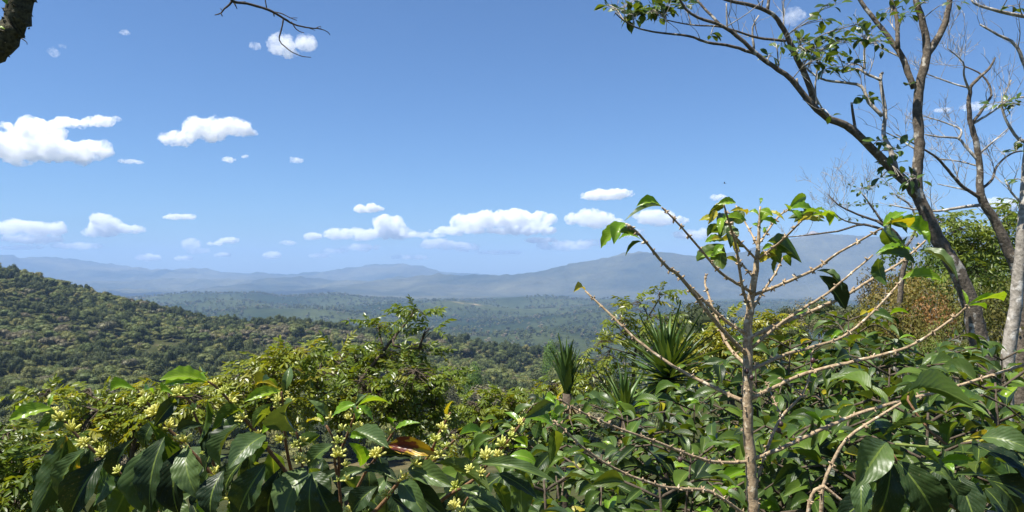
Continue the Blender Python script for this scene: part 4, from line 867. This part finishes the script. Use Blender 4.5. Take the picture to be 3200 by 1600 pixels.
pinnate_tree('feathery-leaved tree behind the leftmost flowering branches'.replace('leftmost', 'outermost'), 400, 5.5, [[(400, 1480), (420, 1380), (380, 1290), (290, 1240)], [(420, 1340), (540, 1240)], [(380, 1300), (160, 1245)]],
 [(270, 1238, 26, 20, 8), (440, 1240, 66, 24, 18), (570, 1225, 80, 24, 18), (330, 1285, 100, 34, 26), (520, 1290, 110, 44, 28), (140, 1242, 36, 16, 8), (260, 1350, 80, 40, 18), (420, 1360, 100, 44, 20), (640, 1270, 60, 40, 14)], 33, .155)
pinnate_tree('feathery-leaved tree filling the lower corner beside the flowering bush', 10, 4.2, [[(20, 1640), (40, 1520), (50, 1420), (30, 1360)], [(45, 1500), (110, 1400)]],
 [(20, 1365, 60, 30, 14), (80, 1410, 70, 40, 22), (30, 1480, 80, 60, 28), (90, 1550, 90, 50, 28), (-40, 1440, 60, 60, 10), (160, 1460, 60, 60, 16), (30, 1590, 80, 40, 18)], 34, .14)
pinnate_tree('yellowish feathery-leaved tree between flowering bush and narrow yucca', 1600, 8.5, [[(1590, 1420), (1600, 1330), (1640, 1260), (1720, 1220)], [(1590, 1350), (1490, 1280)]],
 [(1480, 1275, 80, 26, 20), (1580, 1250, 66, 26, 18), (1680, 1235, 60, 34, 18), (1740, 1215, 46, 30, 12), (1600, 1310, 130, 44, 34), (1480, 1330, 110, 44, 26), (1700, 1300, 70, 50, 20), (1420, 1390, 110, 50, 24), (1580, 1400, 120, 50, 26)], 35, .20)
pinnate_tree('slender feathery-leaved tree rising behind the widest yucca', 2010, 9.0, [[(1980, 1180), (1985, 1100), (2010, 1020), (2060, 935)], [(1985, 1080), (1920, 1010)], [(1990, 1110), (1880, 1080)]],
 [(2062, 922, 40, 14, 12), (2000, 955, 50, 22, 16), (1935, 1000, 54, 24, 18), (2055, 1005, 50, 20, 12), (1965, 1050, 80, 24, 22), (1880, 1078, 54, 16, 12), (1900, 1140, 76, 36, 20), (1850, 1200, 80, 46, 22), (1940, 1220, 70, 40, 14)], 36, .20, 1.05, PIN + PIN_D)
pinnate_tree('spreading feathery-leaved tree behind the bare coffee stem', 2290, 11.0, [[(2280, 1200), (2290, 1110), (2300, 1040)], [(2290, 1120), (2420, 1020)], [(2285, 1130), (2180, 1080)]],
 [(2290, 1010, 40, 16, 12), (2425, 1010, 40, 26, 14), (2230, 1060, 86, 24, 24), (2400, 1070, 70, 34, 24), (2200, 1115, 100, 36, 28), (2330, 1110, 110, 40, 32), (2455, 1095, 50, 30, 14), (2160, 1170, 90, 50, 28), (2370, 1170, 120, 50, 30)], 37, .23)
pinnate_tree('dull green feathery tree behind the leaning trunk', 3020, 13.0, [[(3060, 980), (3030, 880), (2990, 780), (2950, 710)], [(3020, 850), (3120, 760)]],
 [(2930, 690, 50, 24, 16), (3000, 720, 60, 30, 20), (3060, 760, 60, 34, 20), (3150, 720, 50, 50, 26), (3120, 800, 80, 40, 26), (3180, 660, 40, 40, 16), (3050, 850, 80, 40, 20)], 38, .30, pin=PIN_D)

# ------------------------------------------------------------------ yuccas
def blade_mesh(mat, seed):
    rs = random.Random(seed); mb = MB(); n = 6; V = []; Q = []; k = (.0, .10, .24)[seed % 3]
    for i in range(n + 1):
        t = i / n; w = (.55 + .45 * math.sin(math.pi * min(1, t * 1.3 + .1))) * (1 - t ** 3); z = -k * t * t
        V += [Vector((-w / 2, t, z + .012)), Vector((0, t, z - .006)), Vector((w / 2, t, z + .012))]
    for i in range(n): a = i * 3; Q += [(a, a + 1, a + 4, a + 3), (a + 1, a + 2, a + 5, a + 4)]
    mb.add(V, Q); return mb.mesh('leaf', mat)
YB = [blade_mesh(M['yucca'], s) for s in range(3)]; YP = [blade_mesh(M['yucca_pale'], s) for s in range(3)]
YD = [blade_mesh(M['yucca_dry'], s) for s in range(2)]
def yucca(label, px, py, d, rad_px, n, seed, lo=-.6, hi=1.5, spread=1.0, pale=0., bright=None, wid=.115, skirt=12):
    rs = random.Random(seed); c = at(px, py, d); gz = hz(c.x, c.y); t = thing('yucca', label, 'yucca', Vector((c.x, c.y, gz)), 'yuccas among the coffee bushes'); Rm = rad_px * d / F
    mb = MB(); p, r = catmull([Vector((c.x + .03, c.y, gz - .1)), Vector((c.x - .02, c.y, (gz + c.z) / 2)), c], [.05, .04, .035], .15); tube(mb, p, r, 9, .1, rs); part('trunk', mb.mesh('trunk', M['bark_stem']), t)
    for i in range(n):
        u = (i + .5) / n; el = lo + (hi - lo) * (u ** .8); az = i * 2.39996 + rs.uniform(-.2, .2)
        dv = Vector((math.cos(az) * math.cos(el) * spread, math.sin(az) * math.cos(el) * spread, math.sin(el))).normalized(); L = Rm * rs.uniform(.68, 1.12) * (1 if el > -.2 else .9)
        b = c + UP * (u - .5) * Rm * .22 + dv * .03; hv = Vector((dv.x, dv.y, 0)); fc = UP * 1.0 - hv * .8
        part('leaf', rs.choice(YP if rs.random() < pale else YB), t, leaf_matrix(b, b + dv * L, Rm * wid * rs.uniform(.85, 1.2), fc, rs.uniform(-.25, .25)))
    for i in range(skirt):
        az = i * 2.39996; el = rs.uniform(-1.35, -.75); dv = Vector((math.cos(az) * math.cos(el), math.sin(az) * math.cos(el), math.sin(el))); b = c - UP * Rm * .1 + dv * .03
        part('leaf', rs.choice(YD), t, leaf_matrix(b, b + dv * Rm * rs.uniform(.6, .95), Rm * wid * .8, UP, rs.uniform(-.6, .6)))
    return t
yucca('widest yucca, a round burst of stiff green blades', 2085, 1178, 7.0, 195, 110, 71, pale=.35)
yucca('smaller yucca with pale upright blades in front of the widest one', 1950, 1300, 6.2, 150, 46, 72, .25, 1.45, 1, .7, wid=.11)
yucca('narrow dark yucca with folded upright blades', 1772, 1230, 6.0, 150, 34, 73, .95, 1.5, .55, 0, wid=.15)
yucca('yucca half hidden behind the bare coffee stem', 2285, 1240, 7.2, 95, 40, 74, .1, 1.45, 1, .6, wid=.11)

# ------------------------------------------------------------------ tall shade trees
OVAL = leaf_variants('tree_leaf', 4, 5, 2, arch=.05, fold=.15, wave=0.0)
def twigs_on(mb, p, r, rs, n, L, depth=2, up=.35, rad=.35, tips=None, t0=.25):
    for i in range(n):
        k = rs.randint(int(len(p) * t0), len(p) - 1); s = p[k]; ax = (p[min(k + 1, len(p) - 1)] - p[max(k - 1, 0)]).normalized()
        dv = (ax * rs.uniform(.3, .9) + Vector((rs.uniform(-1, 1), rs.uniform(-1, 1), rs.uniform(-.5, .9) + up)) * .8).normalized(); l = L * rs.uniform(.5, 1.15)
        m = s + dv * l * .5 + Vector((rs.uniform(-1, 1), rs.uniform(-1, 1), rs.uniform(-.3, 1))) * l * .12; e = s + dv * l + UP * l * .08 + Vector((rs.uniform(-1, 1), rs.uniform(-1, 1), rs.uniform(-1, 1))) * l * .15
        r0 = max(.003, min(r[k] * rad, L * .03)); pp, rr = catmull([s, m, e], [r0, r0 * .75, max(.002, r0 * .4)], l / 4); tube(mb, pp, rr, 5 if r0 > .008 else 4, .1, rs, False)
        if tips is not None: tips.append((e, (e - m).normalized()))
        if depth > 1: twigs_on(mb, pp, rr, rs, rs.randint(2, 4), L * .55, depth - 1, up, .65, tips, .3)
def leaf_spray(root, c, rad, n, rs, mb, limb, leaf=.115, mats=None):
    q = min(limb, key=lambda v: (v - c).length); p, r = catmull([q, q.lerp(c, .55) + UP * .04, c], [.007, .005, .0025], .08); tube(mb, p, r, 4, .1, rs, False)
    for i in range(n):
        a = Vector((rs.gauss(0, 1), rs.gauss(0, 1), rs.gauss(0, .6))).normalized() * rs.uniform(.2, 1); b = c + Vector((a.x * rad[0], a.y * rad[0], a.z * rad[1])); s = rs.choice(p[len(p) // 3:])
        tube(mb, [s, s.lerp(b, .5) + UP * .01, b], [.003, .0025, .0018], 3, 0, rs, False)
        dv = (a.normalized() + Vector((rs.uniform(-.7, .7), rs.uniform(-.7, .7), rs.uniform(-.6, .3)))).normalized(); L = leaf * rs.uniform(.7, 1.2)
        part('leaf', rs.choice(mats or OVAL), root, leaf_matrix(b, b + dv * L, L * rs.uniform(.45, .6), UP + Vector((0, -.5, 0)), rs.uniform(-.5, .5)))
rs = random.Random(8)
DA = 8.0
ta_x = (3110 - 1600) / F * DA
treeA = thing('shade_tree', 'thick leaning lichen-spotted tree that forks into long limbs with sparse leaves', 'tree', Vector((ta_x, DA, hz(ta_x, DA))))
gA = HZ + (.2 - treeA.location.z) / DA * F
limbs = []; LA = MB()
def limbA(name, pts, w, dd=0, tw=0, L=.5, sides=9, step=.1):
    w = [q * .88 for q in w]
    p, r, o = branch_obj(name, M['bark_dark'], pts, w, treeA, [DA, DA + dd], sides, .06, 0, rs, step); limbs.extend(p)
    if tw: twigs_on(TWA, p, r, rs, tw, L, 2)
    return p, r
TWA = MB()
limbA('trunk', [(3112, gA), (3095, 1180), (3062, 1080), (3032, 950), (2992, 850), (2932, 750), (2886, 650), (2866, 596), (2868, 520), (2872, 450), (2868, 330), (2876, 260), (2896, 170), (2886, 80), (2860, -20), (2850, -200)], [82, 72, 64, 58, 53, 49, 43, 39, 36, 35, 33, 31, 28, 23, 21, 14], sides=12, step=.08)
limbA('branch', [(2896, 172), (2915, 145), (2946, 90), (2962, 40), (2972, -30), (2990, -200)], (28, 15))
limbA('branch', [(2866, 610), (2828, 568), (2760, 500), (2690, 430), (2640, 390), (2590, 372), (2534, 322), (2474, 250), (2414, 207), (2365, 168), (2305, 114), (2246, 76), (2180, 54), (2142, 27), (2120, -10), (2080, -60)], [37, 34, 31, 28, 26, 25, 22, 19, 17, 15, 14, 12, 10, 9, 8, 5], -.6, 5, .45)
limbA('branch', [(2550, 330), (2520, 240), (2490, 180), (2460, 110), (2430, 60), (2395, 33), (2340, 15), (2270, 0), (2200, -30)], (24, 9), -.5, 5, .5)
limbA('branch', [(2398, 34), (2402, 5), (2410, -60)], (12, 8))
limbA('branch', [(2370, 172), (2290, 145), (2210, 132), (2150, 112), (2080, 105), (2000, 90), (1950, 65), (1922, 40)], (12, 3.5), -.8, 6, .35)
limbA('branch', [(2455, 128), (2370, 118), (2310, 100), (2240, 82), (2160, 78), (2080, 62)], (10, 4), -.4, 5, .35)
limbA('branch', [(2250, 78), (2210, 35), (2170, -10), (2140, -60)], (11, 6), .2, 2, .3)
limbA('branch', [(2856, 275), (2820, 180), (2790, 135), (2740, 70), (2690, 5), (2660, -60)], (22, 12), .3, 4, .5)
limbA('branch', [(2806, 150), (2802, 60), (2784, -10), (2780, -80)], (16, 11), .2, 1, .4)
limbA('branch', [(2676, 428), (2668, 372), (2661, 320)], (12, 8), -.1)
limbA('branch', [(2680, 425), (2640, 400), (2606, 384)], (9, 7), -.2)
def limbP(pts, w, dd=0, tw=0, L=.4):
    p, r, o = branch_obj('branch', M['bark_pale'], pts, w, treeA, [DA, DA + dd], 7, .08, 0, rs, .08); limbs.extend(p)
    if tw: twigs_on(TWA, p, r, rs, tw, L, 2)
limbP([(2800, 530), (2780, 460), (2762, 420), (2766, 350), (2752, 250), (2758, 228)], (17, 9), .4, 1)
limbP([(2758, 362), (2715, 320), (2692, 270), (2640, 258), (2565, 246), (2510, 205)], (13, 5), .3, 6, .4)
limbP([(2754, 252), (2700, 226), (2680, 215), (2640, 225)], (9, 5), .2, 4, .4)
limbP([(2702, 215), (2702, 150), (2718, 110)], (8, 4), .2, 3, .3)
limbP([(2272, 92), (2270, 10)], (6, 4)); limbP([(2356, 160), (2352, 85), (2372, 48)], (8, 4)); limbP([(2492, 262), (2490, 245)], (9, 6)); limbP([(2866, 470), (2800, 430), (2758, 410)], (6, 3), .3, 2)
for (x, y, rx, ry, n) in [(1905, 18, 22, 10, 9), (1975, 45, 40, 22, 30), (2030, 30, 50, 24, 34), (2085, 20, 40, 22, 24), (2135, 15, 30, 14, 14), (2220, 108, 16, 10, 5), (2410, 175, 18, 14, 6), (2440, 140, 30, 14, 9), (2500, 130, 40, 26, 18), (2560, 150, 40, 24, 18), (2545, 190, 40, 18, 14), (2590, 110, 44, 20, 16), (2640, 130, 50, 30, 22), (2700, 110, 40, 30, 16),
                        (2610, 15, 40, 14, 10), (2570, 60, 40, 16, 10), (2650, 205, 44, 22, 14), (2750, 130, 40, 40, 14), (2780, 40, 40, 24, 14), (2830, 40, 28, 30, 10), (2720, 305, 24, 16, 8), (2760, 440, 34, 14, 8), (2800, 470, 44, 22, 12), (2790, 510, 34, 16, 8), (2755, 555, 20, 8, 4), (2850, 560, 30, 22, 10), (2810, 550, 20, 10, 4), (2828, 268, 12, 6, 3), (2900, 10, 50, 14, 8), (2980, 5, 20, 10, 4), (2595, 362, 10, 5, 2), (1950, 25, 30, 14, 12), (2060, 50, 36, 12, 12), (2520, 160, 40, 16, 14), (2610, 160, 44, 20, 16), (2670, 80, 36, 16, 12), (2580, 215, 40, 10, 8)]:
    leaf_spray(treeA, at(x, y, DA - .2 + rs.uniform(-.4, .5)), (rx * DA / F * .9, ry * DA / F * .9), n, rs, TWA, limbs)
part('twigs', TWA.mesh('twigs', M['bark_pale']), treeA, kind='stuff')

DB = 11.5
tb_x = (3185 - 1600) / F * DB
treeB = thing('bare_tree', 'leafless pale-twigged tree behind the leaning trunk', 'tree', Vector((tb_x, DB, hz(tb_x, DB)))); TWB = MB(); gB = HZ + (.2 - treeB.location.z) / DB * F
def limbB(pts, w, dd=0, tw=4, L=.6, mat='bark_pale', name='branch'):
    p, r, o = branch_obj(name, M[mat], pts, w, treeB, [DB, DB + dd], 8, .08, 0, rs, .1)
    if tw: twigs_on(TWB, p, r, rs, tw, L, 3, .2)
limbB([(3190, gB), (3188, 900), (3150, 780), (3110, 690), (3070, 625), (3062, 560), (3060, 500), (3045, 420), (3030, 370), (3030, 290), (3042, 260), (3090, 215), (3110, 180)], [46, 42, 32, 28, 24, 21, 19, 17, 15, 13, 11, 8, 5], 0, 2, .6, 'bark_dark', 'trunk')
limbB([(3066, 620), (3000, 575), (2940, 505), (2890, 468), (2800, 420)], (12, 4), -.4, 5, .6, 'bark_dark')
limbB([(3060, 505), (3015, 455), (2994, 432), (2935, 428), (2890, 420)], (10, 4), .2, 5, .5); limbB([(2996, 434), (3002, 405), (2950, 382), (2885, 362)], (8, 3), .3, 5, .45)
limbB([(3038, 385), (3085, 320), (3098, 285), (3070, 235), (3010, 205)], (10, 4), .3, 5, .6, 'bark_dark'); limbB([(3030, 282), (3012, 235), (3010, 195), (2960, 150)], (8, 3), -.3, 6, .6)
limbB([(3032, 275), (2980, 262), (2920, 240), (2890, 230)], (6, 3), .2, 6, .5); limbB([(3062, 595), (3100, 560), (3115, 520), (3160, 480), (3215, 470)], (10, 4), .4, 5, .6, 'bark_dark'); limbB([(3035, 390), (3100, 350), (3160, 310), (3230, 300)], (8, 4), .5, 5, .6)
limbB([(3072, 640), (2990, 650), (2930, 660), (2860, 655), (2780, 640)], (11, 4), .4, 6, .6); limbB([(3060, 520), (3000, 505), (2930, 495)], (6, 3), .4, 4, .5); limbB([(3070, 610), (3000, 590), (2930, 575)], (6, 3), .3, 4, .5)
part('twigs', TWB.mesh('twigs', M['bark_pale']), treeB, kind='stuff')

DC = 9.5
tc_x = (3160 - 1600) / F * DC
treeC = thing('shade_tree', 'straight pale trunk standing at the picture edge', 'tree', Vector((tc_x, DC, hz(tc_x, DC)))); TWC = MB(); gC = HZ + (.2 - treeC.location.z) / DC * F
p, r, o = branch_obj('trunk', M['bark_pale'], [(3140, gC), (3152, 1110), (3168, 1000), (3182, 880), (3196, 720), (3206, 560), (3225, 350), (3250, 0)], [44, 41, 37, 35, 32, 29, 26, 22], treeC, DC, 10, .07, 0, rs, .1); lc = list(p)
for pts, w in (([(3215, 450), (3170, 420), (3130, 330), (3160, 250)], (12, 4)), ([(3230, 300), (3180, 150), (3120, 110), (3062, 76)], (13, 5)), ([(3245, 60), (3150, 42), (3060, 18), (3035, 0)], (14, 5)), ([(3200, 640), (3160, 600), (3140, 560)], (9, 4))):
    p, r, o = branch_obj('branch', M['bark_pale'], pts, w, treeC, DC, 7, .08, 0, rs, .1); lc += p; twigs_on(TWC, p, r, rs, 5, .5, 2)
for (x, y, rx, ry, n) in [(3140, 322, 50, 14, 14), (3190, 325, 30, 14, 10), (3195, 440, 20, 14, 5), (3175, 470, 20, 8, 4), (3190, 560, 20, 14, 6), (3170, 20, 30, 12, 6)]:
    leaf_spray(treeC, at(x, y, DC - .2), (rx * DC / F, ry * DC / F), n, rs, TWC, lc, .12)
part('twigs', TWC.mesh('twigs', M['bark_pale']), treeC, kind='stuff')

DD = 16.0
td_x = (2790 - 1600) / F * DD
treeD = thing('twiggy_tree', 'small twiggy half-leafless tree low behind the leaning trunk', 'tree', Vector((td_x, DD, hz(td_x, DD)))); TWD = MB(); gD = HZ + (.1 - treeD.location.z) / DD * F; ld = []
def limbD(pts, w, tw, L=.7, name='branch'):
    p, r, o = branch_obj(name, M['bark_dark'], pts, w, treeD, DD, 6, .08, 0, rs, .15); ld.extend(p); twigs_on(TWD, p, r, rs, tw, L, 3, .3, t0=.4)
limbD([(2800, gD), (2815, 900), (2830, 800), (2800, 730), (2740, 690)], (20, 9), 2, .6, 'trunk'); limbD([(2800, 732), (2700, 702), (2620, 722), (2520, 735), (2450, 742)], (9, 3), 4, .5); limbD([(2745, 692), (2680, 670), (2620, 640), (2590, 610)], (8, 3), 7, .7); limbD([(2760, 700), (2720, 640), (2690, 600)], (8, 3), 7, .7)
limbD([(2820, 790), (2860, 720), (2850, 650), (2800, 610)], (9, 4), 7, .7); limbD([(2700, 702), (2640, 690), (2600, 660)], (6, 3), 6, .5)
for (x, y, rx, ry, n) in [(2690, 590, 34, 16, 18), (2740, 575, 40, 14, 16), (2650, 640, 40, 14, 14), (2720, 640, 50, 18, 16), (2790, 610, 40, 16, 10), (2660, 680, 30, 10, 8)]: leaf_spray(treeD, at(x, y, DD), (rx * DD / F, ry * DD / F), n, rs, TWD, ld, .11, leaf_variants('coffee_backlit', 4, 5, 2, arch=.05, fold=.15, wave=0.))
part('twigs', TWD.mesh('twigs', M['bark_pale']), treeD, kind='stuff')

# ------------------------------------------------------------------ mossy tree overhanging from the side, with the hanging bare twig
DM = 2.6
tm_x = (-620 - 1600) / F * DM
treeM = thing('mossy_tree', 'mossy dark tree limb entering the upper corner, a bare twig hanging from it', 'tree', Vector((tm_x, DM, hz(tm_x, DM)))); gM = HZ + (.1 - treeM.location.z) / DM * F
p, r, o = branch_obj('trunk', M['bark_moss'], [(-620, gM), (-600, 1500), (-560, 900), (-420, 560), (-200, 290), (-70, 188), (0, 133), (38, 88), (56, 42), (74, -20), (130, -160), (260, -330)], [160, 140, 120, 108, 92, 84, 78, 74, 72, 70, 66, 56], treeM, DM, 18, .10, 0, rs, .03)
MB2 = MB()
for i in range(520):                                       # tufts of moss and flaking bark
    k = rs.randint(len(p) // 2, len(p) - 1); dv = Vector((rs.uniform(-1, 1), rs.uniform(-1, 1), rs.uniform(-1, 1))).normalized(); ax = (p[k] - p[k - 1]).normalized(); dv = (dv - ax * dv.dot(ax)).normalized(); s = p[k] + dv * r[k] * .95
    e = s + dv * rs.uniform(.004, .012) + ax * rs.uniform(-.008, .008); w = ax.cross(dv) * rs.uniform(.004, .011); u = ax * rs.uniform(.004, .012); MB2.add([s - w, s + u * .6, s + w, s - u * .6, e], [(0, 1, 4), (1, 2, 4), (2, 3, 4), (3, 0, 4)])
part('moss', MB2.mesh('moss', M['bark_moss'], False), treeM, kind='stuff')
DT = 3.0
hang = [([(85, -20), (130, -160)], 0)]
def twigM(pts, w, d0=DT, d1=DT, par=None):
    p, r, o = branch_obj('branch' if par is None else 'twig', M['bark_twigdark'], pts, w, treeM, [d0, d1], 6, .12, 0, rs, .02, parent=par); return p, r, o
p0, r0, o0 = twigM([(200, -260), (420, -180), (600, -90), (700, -30), (728, 3), (772, 11), (837, 30), (886, 57), (918, 76), (967, 87), (1000, 90), (1024, 100), (1031, 109)], [44, 30, 18, 12, 9, 8, 7.5, 7, 5.5, 4.5, 3.5, 2.5, 2], 2.65, DT)
for pts, w in (([(726, 2), (718, 14), (701, 27), (690, 41), (671, 47)], (8, 3)), ([(696, 34), (688, 26)], (3, 2)), ([(690, 41), (695, 51)], (4, 3)), ([(886, 57), (880, 90), (872, 125), (890, 145), (913, 163), (945, 176), (972, 179)], (5, 2)), ([(878, 100), (882, 88)], (3, 1.5)), ([(911, 68), (925, 90), (935, 98), (951, 103)], (4.5, 2)), ([(834, 28), (830, 5), (826, -20)], (4, 3)),
               ([(850, 36), (880, 42), (905, 55), (928, 64)], (4, 2)), ([(905, 56), (930, 56)], (2.5, 1.5)), ([(962, 86), (985, 95)], (3, 1.5)), ([(985, 89), (1002, 82), (1003, 90)], (3, 1.5)), ([(855, 42), (857, 52)], (5, 3)), ([(730, 5), (741, 28)], (7, 2.5)), ([(745, 6), (768, 5)], (3, 1.5))):
    twigM(pts, w, par=o0)
branch_obj('twig', M['bark_twigdark'], [(68, 120), (76, 126), (84, 133), (85, 140)], (4, 1.5), treeM, DM - .05, 5, .1, 0, rs, .01)
part('leaf', leaf_variants('coffee_young')[0], treeM, leaf_matrix(at(12, -14, DM - .06), at(24, 14, DM - .06), .018, Vector((0, -1, .4)))); part('leaf', leaf_variants('coffee_young')[1], treeM, leaf_matrix(at(-5, 84, DM - .07), at(16, 92, DM - .07), .012, Vector((0, -1, .8))))

# ------------------------------------------------------------------ scrub and trees on the near slope beyond the trunks
def leafy_crown(name, mat, seed, n=2400, size=.06, lobes=10, rx=1.0, rz_=.8):
    return clump_crown(name, mat, seed, rx, rz_, .55, lobes, n, size, False)
def shrub_stems(seed):
    rs = random.Random(seed); mb = MB()
    for i in range(9):
        a = rs.uniform(0, 6.28); q = rs.uniform(.2, .75); e = Vector((math.cos(a) * q, math.sin(a) * q, rs.uniform(.8, 1.45))); s = Vector((math.cos(a) * .08, math.sin(a) * .08, -.1)); p, r = catmull([s, s.lerp(e, .5) + UP * .12, e], [.022, .015, .005], .2); tube(mb, p, r, 5, .1, rs); twigs_on(mb, p, r, rs, 4, .4, 2)
    return mb.mesh('stems', M['bark_pale'])
SHR = {k: [leafy_crown('crown', M[m], 700 + i * 7 + j) for j in range(2)] for i, (k, m) in enumerate((('red', 'c_red'), ('green', 'c_shrub'), ('mixed', 'c_shrub2')))}
SST = [shrub_stems(s) for s in (1, 2)]
SH = [('reddish-leaved shrub just beside the leaning trunk', 'red', 2950, 1000, 17, 1.2), ('orange-tinged shrub below the small dark conifer', 'red', 2800, 960, 20, 1.4), ('coral-tipped shrub at the foot of the wooded knoll', 'red', 2730, 1000, 18, 1.0), ('brownish shrub in front of the coral-tipped one', 'mixed', 2800, 1050, 14, 1.0), ('yellow-green shrub between the two pale trunks', 'mixed', 3120, 980, 15, 1.1),
 ('leafy green shrub on the crest above the reddish scrub', 'green', 2900, 880, 26, 2.0), ('bushy green shrub on the crest near the leaning trunk', 'green', 2990, 900, 24, 2.0), ('green shrub behind the edge trunk', 'green', 3150, 900, 20, 2.0), ('rust-coloured low shrub in the middle of the scrub', 'red', 2870, 1040, 15, 1.0), ('green shrub at the foot of the leaning trunk', 'green', 3000, 1080, 11, .7), ('mixed green shrub near the edge trunk foot', 'mixed', 3180, 1060, 12, .9), ('pale green shrub behind the tall coffee bush', 'mixed', 2690, 1060, 15, .9), ('low rusty shrub behind the bushes in front of the trunk', 'red', 2960, 1060, 13, .8), ('green shrub tucked between reddish shrubs', 'green', 2860, 940, 22, 1.3)]
def shrub(label, kind, px, py, d, s, i):
    c = at(px, py, d); g = hz(c.x, c.y); t = thing('shrub', label, 'shrub', Vector((c.x, c.y, g)), 'shrubs on the near slope'); hh = min(max(s * .9, (c.z - g) + s * .2), s * 1.35); mt = Matrix.Translation((c.x, c.y, g - .05)) @ Matrix.Rotation(i * 1.3, 4, 'Z') @ Matrix.Diagonal((s, s, hh, 1))
    part('crown', SHR[kind][i % 2], t, mt); part('stems', SST[i % 2], t, mt)
for i, (lab, k, px, py, d, s) in enumerate(SH): shrub(lab, k, px, py + 22, d, s * .74, i)
FINE = {'dark': clump_crown('crown', M['c_dark'], 801, 4.5, 4.5, 3.5, 14, 2600, .36, True), 'grey': clump_crown('crown', M['c_grey'], 802, 4.6, 4, 3.5, 14, 2000, .34, False), 'olive': clump_crown('crown', M['c_olive'], 803, 5, 3.6, 3.5, 14, 2600, .36, True), 'bright': clump_crown('crown', M['c_bright'], 804, 3.6, 5, 3.2, 16, 3600, .30, False), 'conifer': clump_crown('crown', M['c_dark'], 805, 2.2, 6, 3.2, 12, 2600, .30, True)}
def mid_tree(label, kind, px, top_py, d, s, rot=0, group=None):
    x = (px - 1600) / F * d; g = hz(x, d); H = (HZ - top_py) / F * d - g; hm = {'dark': 9.2, 'grey': 8.5, 'olive': 8.0, 'bright': 9.5, 'conifer': 11}[kind]
    sz = max(.25, H / hm); s = min(max(s, sz * .7), sz * 1.25); t = thing('tree', label, 'tree', Vector((x, d, g)), group); mt = Matrix.Translation((x, d, g)) @ Matrix.Rotation(rot, 4, 'Z') @ Matrix.Diagonal((s, s, sz, 1))
    part('crown', FINE[kind], t, mt); part('trunk', tmesh[int(rot * 3) % 3], t, mt); return t
MT = [('bright green round tree alone on the lower valley side', 'bright', 1478, 1172, 290, 1.2), ('bare greyish tree beside the bright green round tree', 'grey', 1405, 1205, 280, .9), ('dark round-topped tree in the valley gap behind the bare coffee plant', 'dark', 2205, 995, 130, .62), ('small olive tree beside the dark round-topped tree', 'olive', 2130, 1022, 150, .55), ('dark tree at the end of the wooded knoll', 'dark', 2470, 985, 150, .7), ('grey-brown tree on the wooded knoll behind the hanging curled leaf', 'grey', 2530, 965, 140, .85), ('dull tree at the middle of the wooded knoll', 'olive', 2590, 962, 130, .75), ('dark tree at the near end of the wooded knoll', 'dark', 2660, 972, 120, .7), ('dry tree in the middle of the knoll skyline', 'grey', 2620, 985, 115, .7), ('dark pointed tree at the foot of the pale twiggy tree', 'conifer', 2700, 970, 100, .5),
 ('small dark conifer on the slope crest', 'conifer', 2835, 890, 45, .30), ('pale wispy tree standing on the slope crest', 'grey', 2735, 880, 50, .30), ('light green tree in the middle of the lower valley side', 'bright', 1725, 1105, 420, 1), ('wide olive tree on the lower valley side behind the narrow yucca', 'olive', 1790, 1135, 330, 1.5), ('dark shrubby tree on the crest behind the reddish scrub', 'dark', 2900, 905, 60, .5), ('olive tree behind the leaning trunk on the crest', 'olive', 3060, 860, 50, .5), ('dry tree below the knoll skyline', 'grey', 2560, 1010, 100, .6), ('dark tree below the knoll skyline', 'dark', 2490, 1030, 95, .6), ('olive tree at the valley edge of the knoll', 'olive', 2400, 1020, 130, .7)]
for i, (lab, k, px, ty, d, s) in enumerate(MT): mid_tree(lab, k, px, ty, d, s, i * .77)

# ------------------------------------------------------------------ a bird far off
bd = at(2265, 573, 70); mb = MB()
mb.add([Vector(v) for v in [(0, .16, 0), (.035, .05, .02), (0, -.13, .01), (-.035, .05, .02), (0, .03, -.03), (0, -.22, .01), (.03, -.2, .0), (-.03, -.2, 0)]], [(0, 1, 4), (0, 4, 3), (0, 3, 1), (1, 2, 4), (3, 4, 2), (1, 3, 2), (2, 6, 5), (2, 5, 7)])
mb.add([Vector(v) for v in [(.02, .08, .02), (.02, -.03, .02), (.18, .0, .075), (.17, .07, .08), (.36, -.07, .04)]], [(0, 1, 2, 3), (3, 2, 4)]); mb.add([Vector(v) for v in [(-.02, .08, .02), (-.02, -.03, .02), (-.18, .0, .075), (-.17, .07, .08), (-.36, -.07, .04)]], [(3, 2, 1, 0), (4, 2, 3)])
bird = part('bird', mb.mesh('bird', M['bark_dark'], False)); bird.location = bd; bird.rotation_euler = (R(10), R(12), R(65)); bird['label'] = 'tiny dark bird gliding over the distant mountains'; bird['category'] = 'bird'
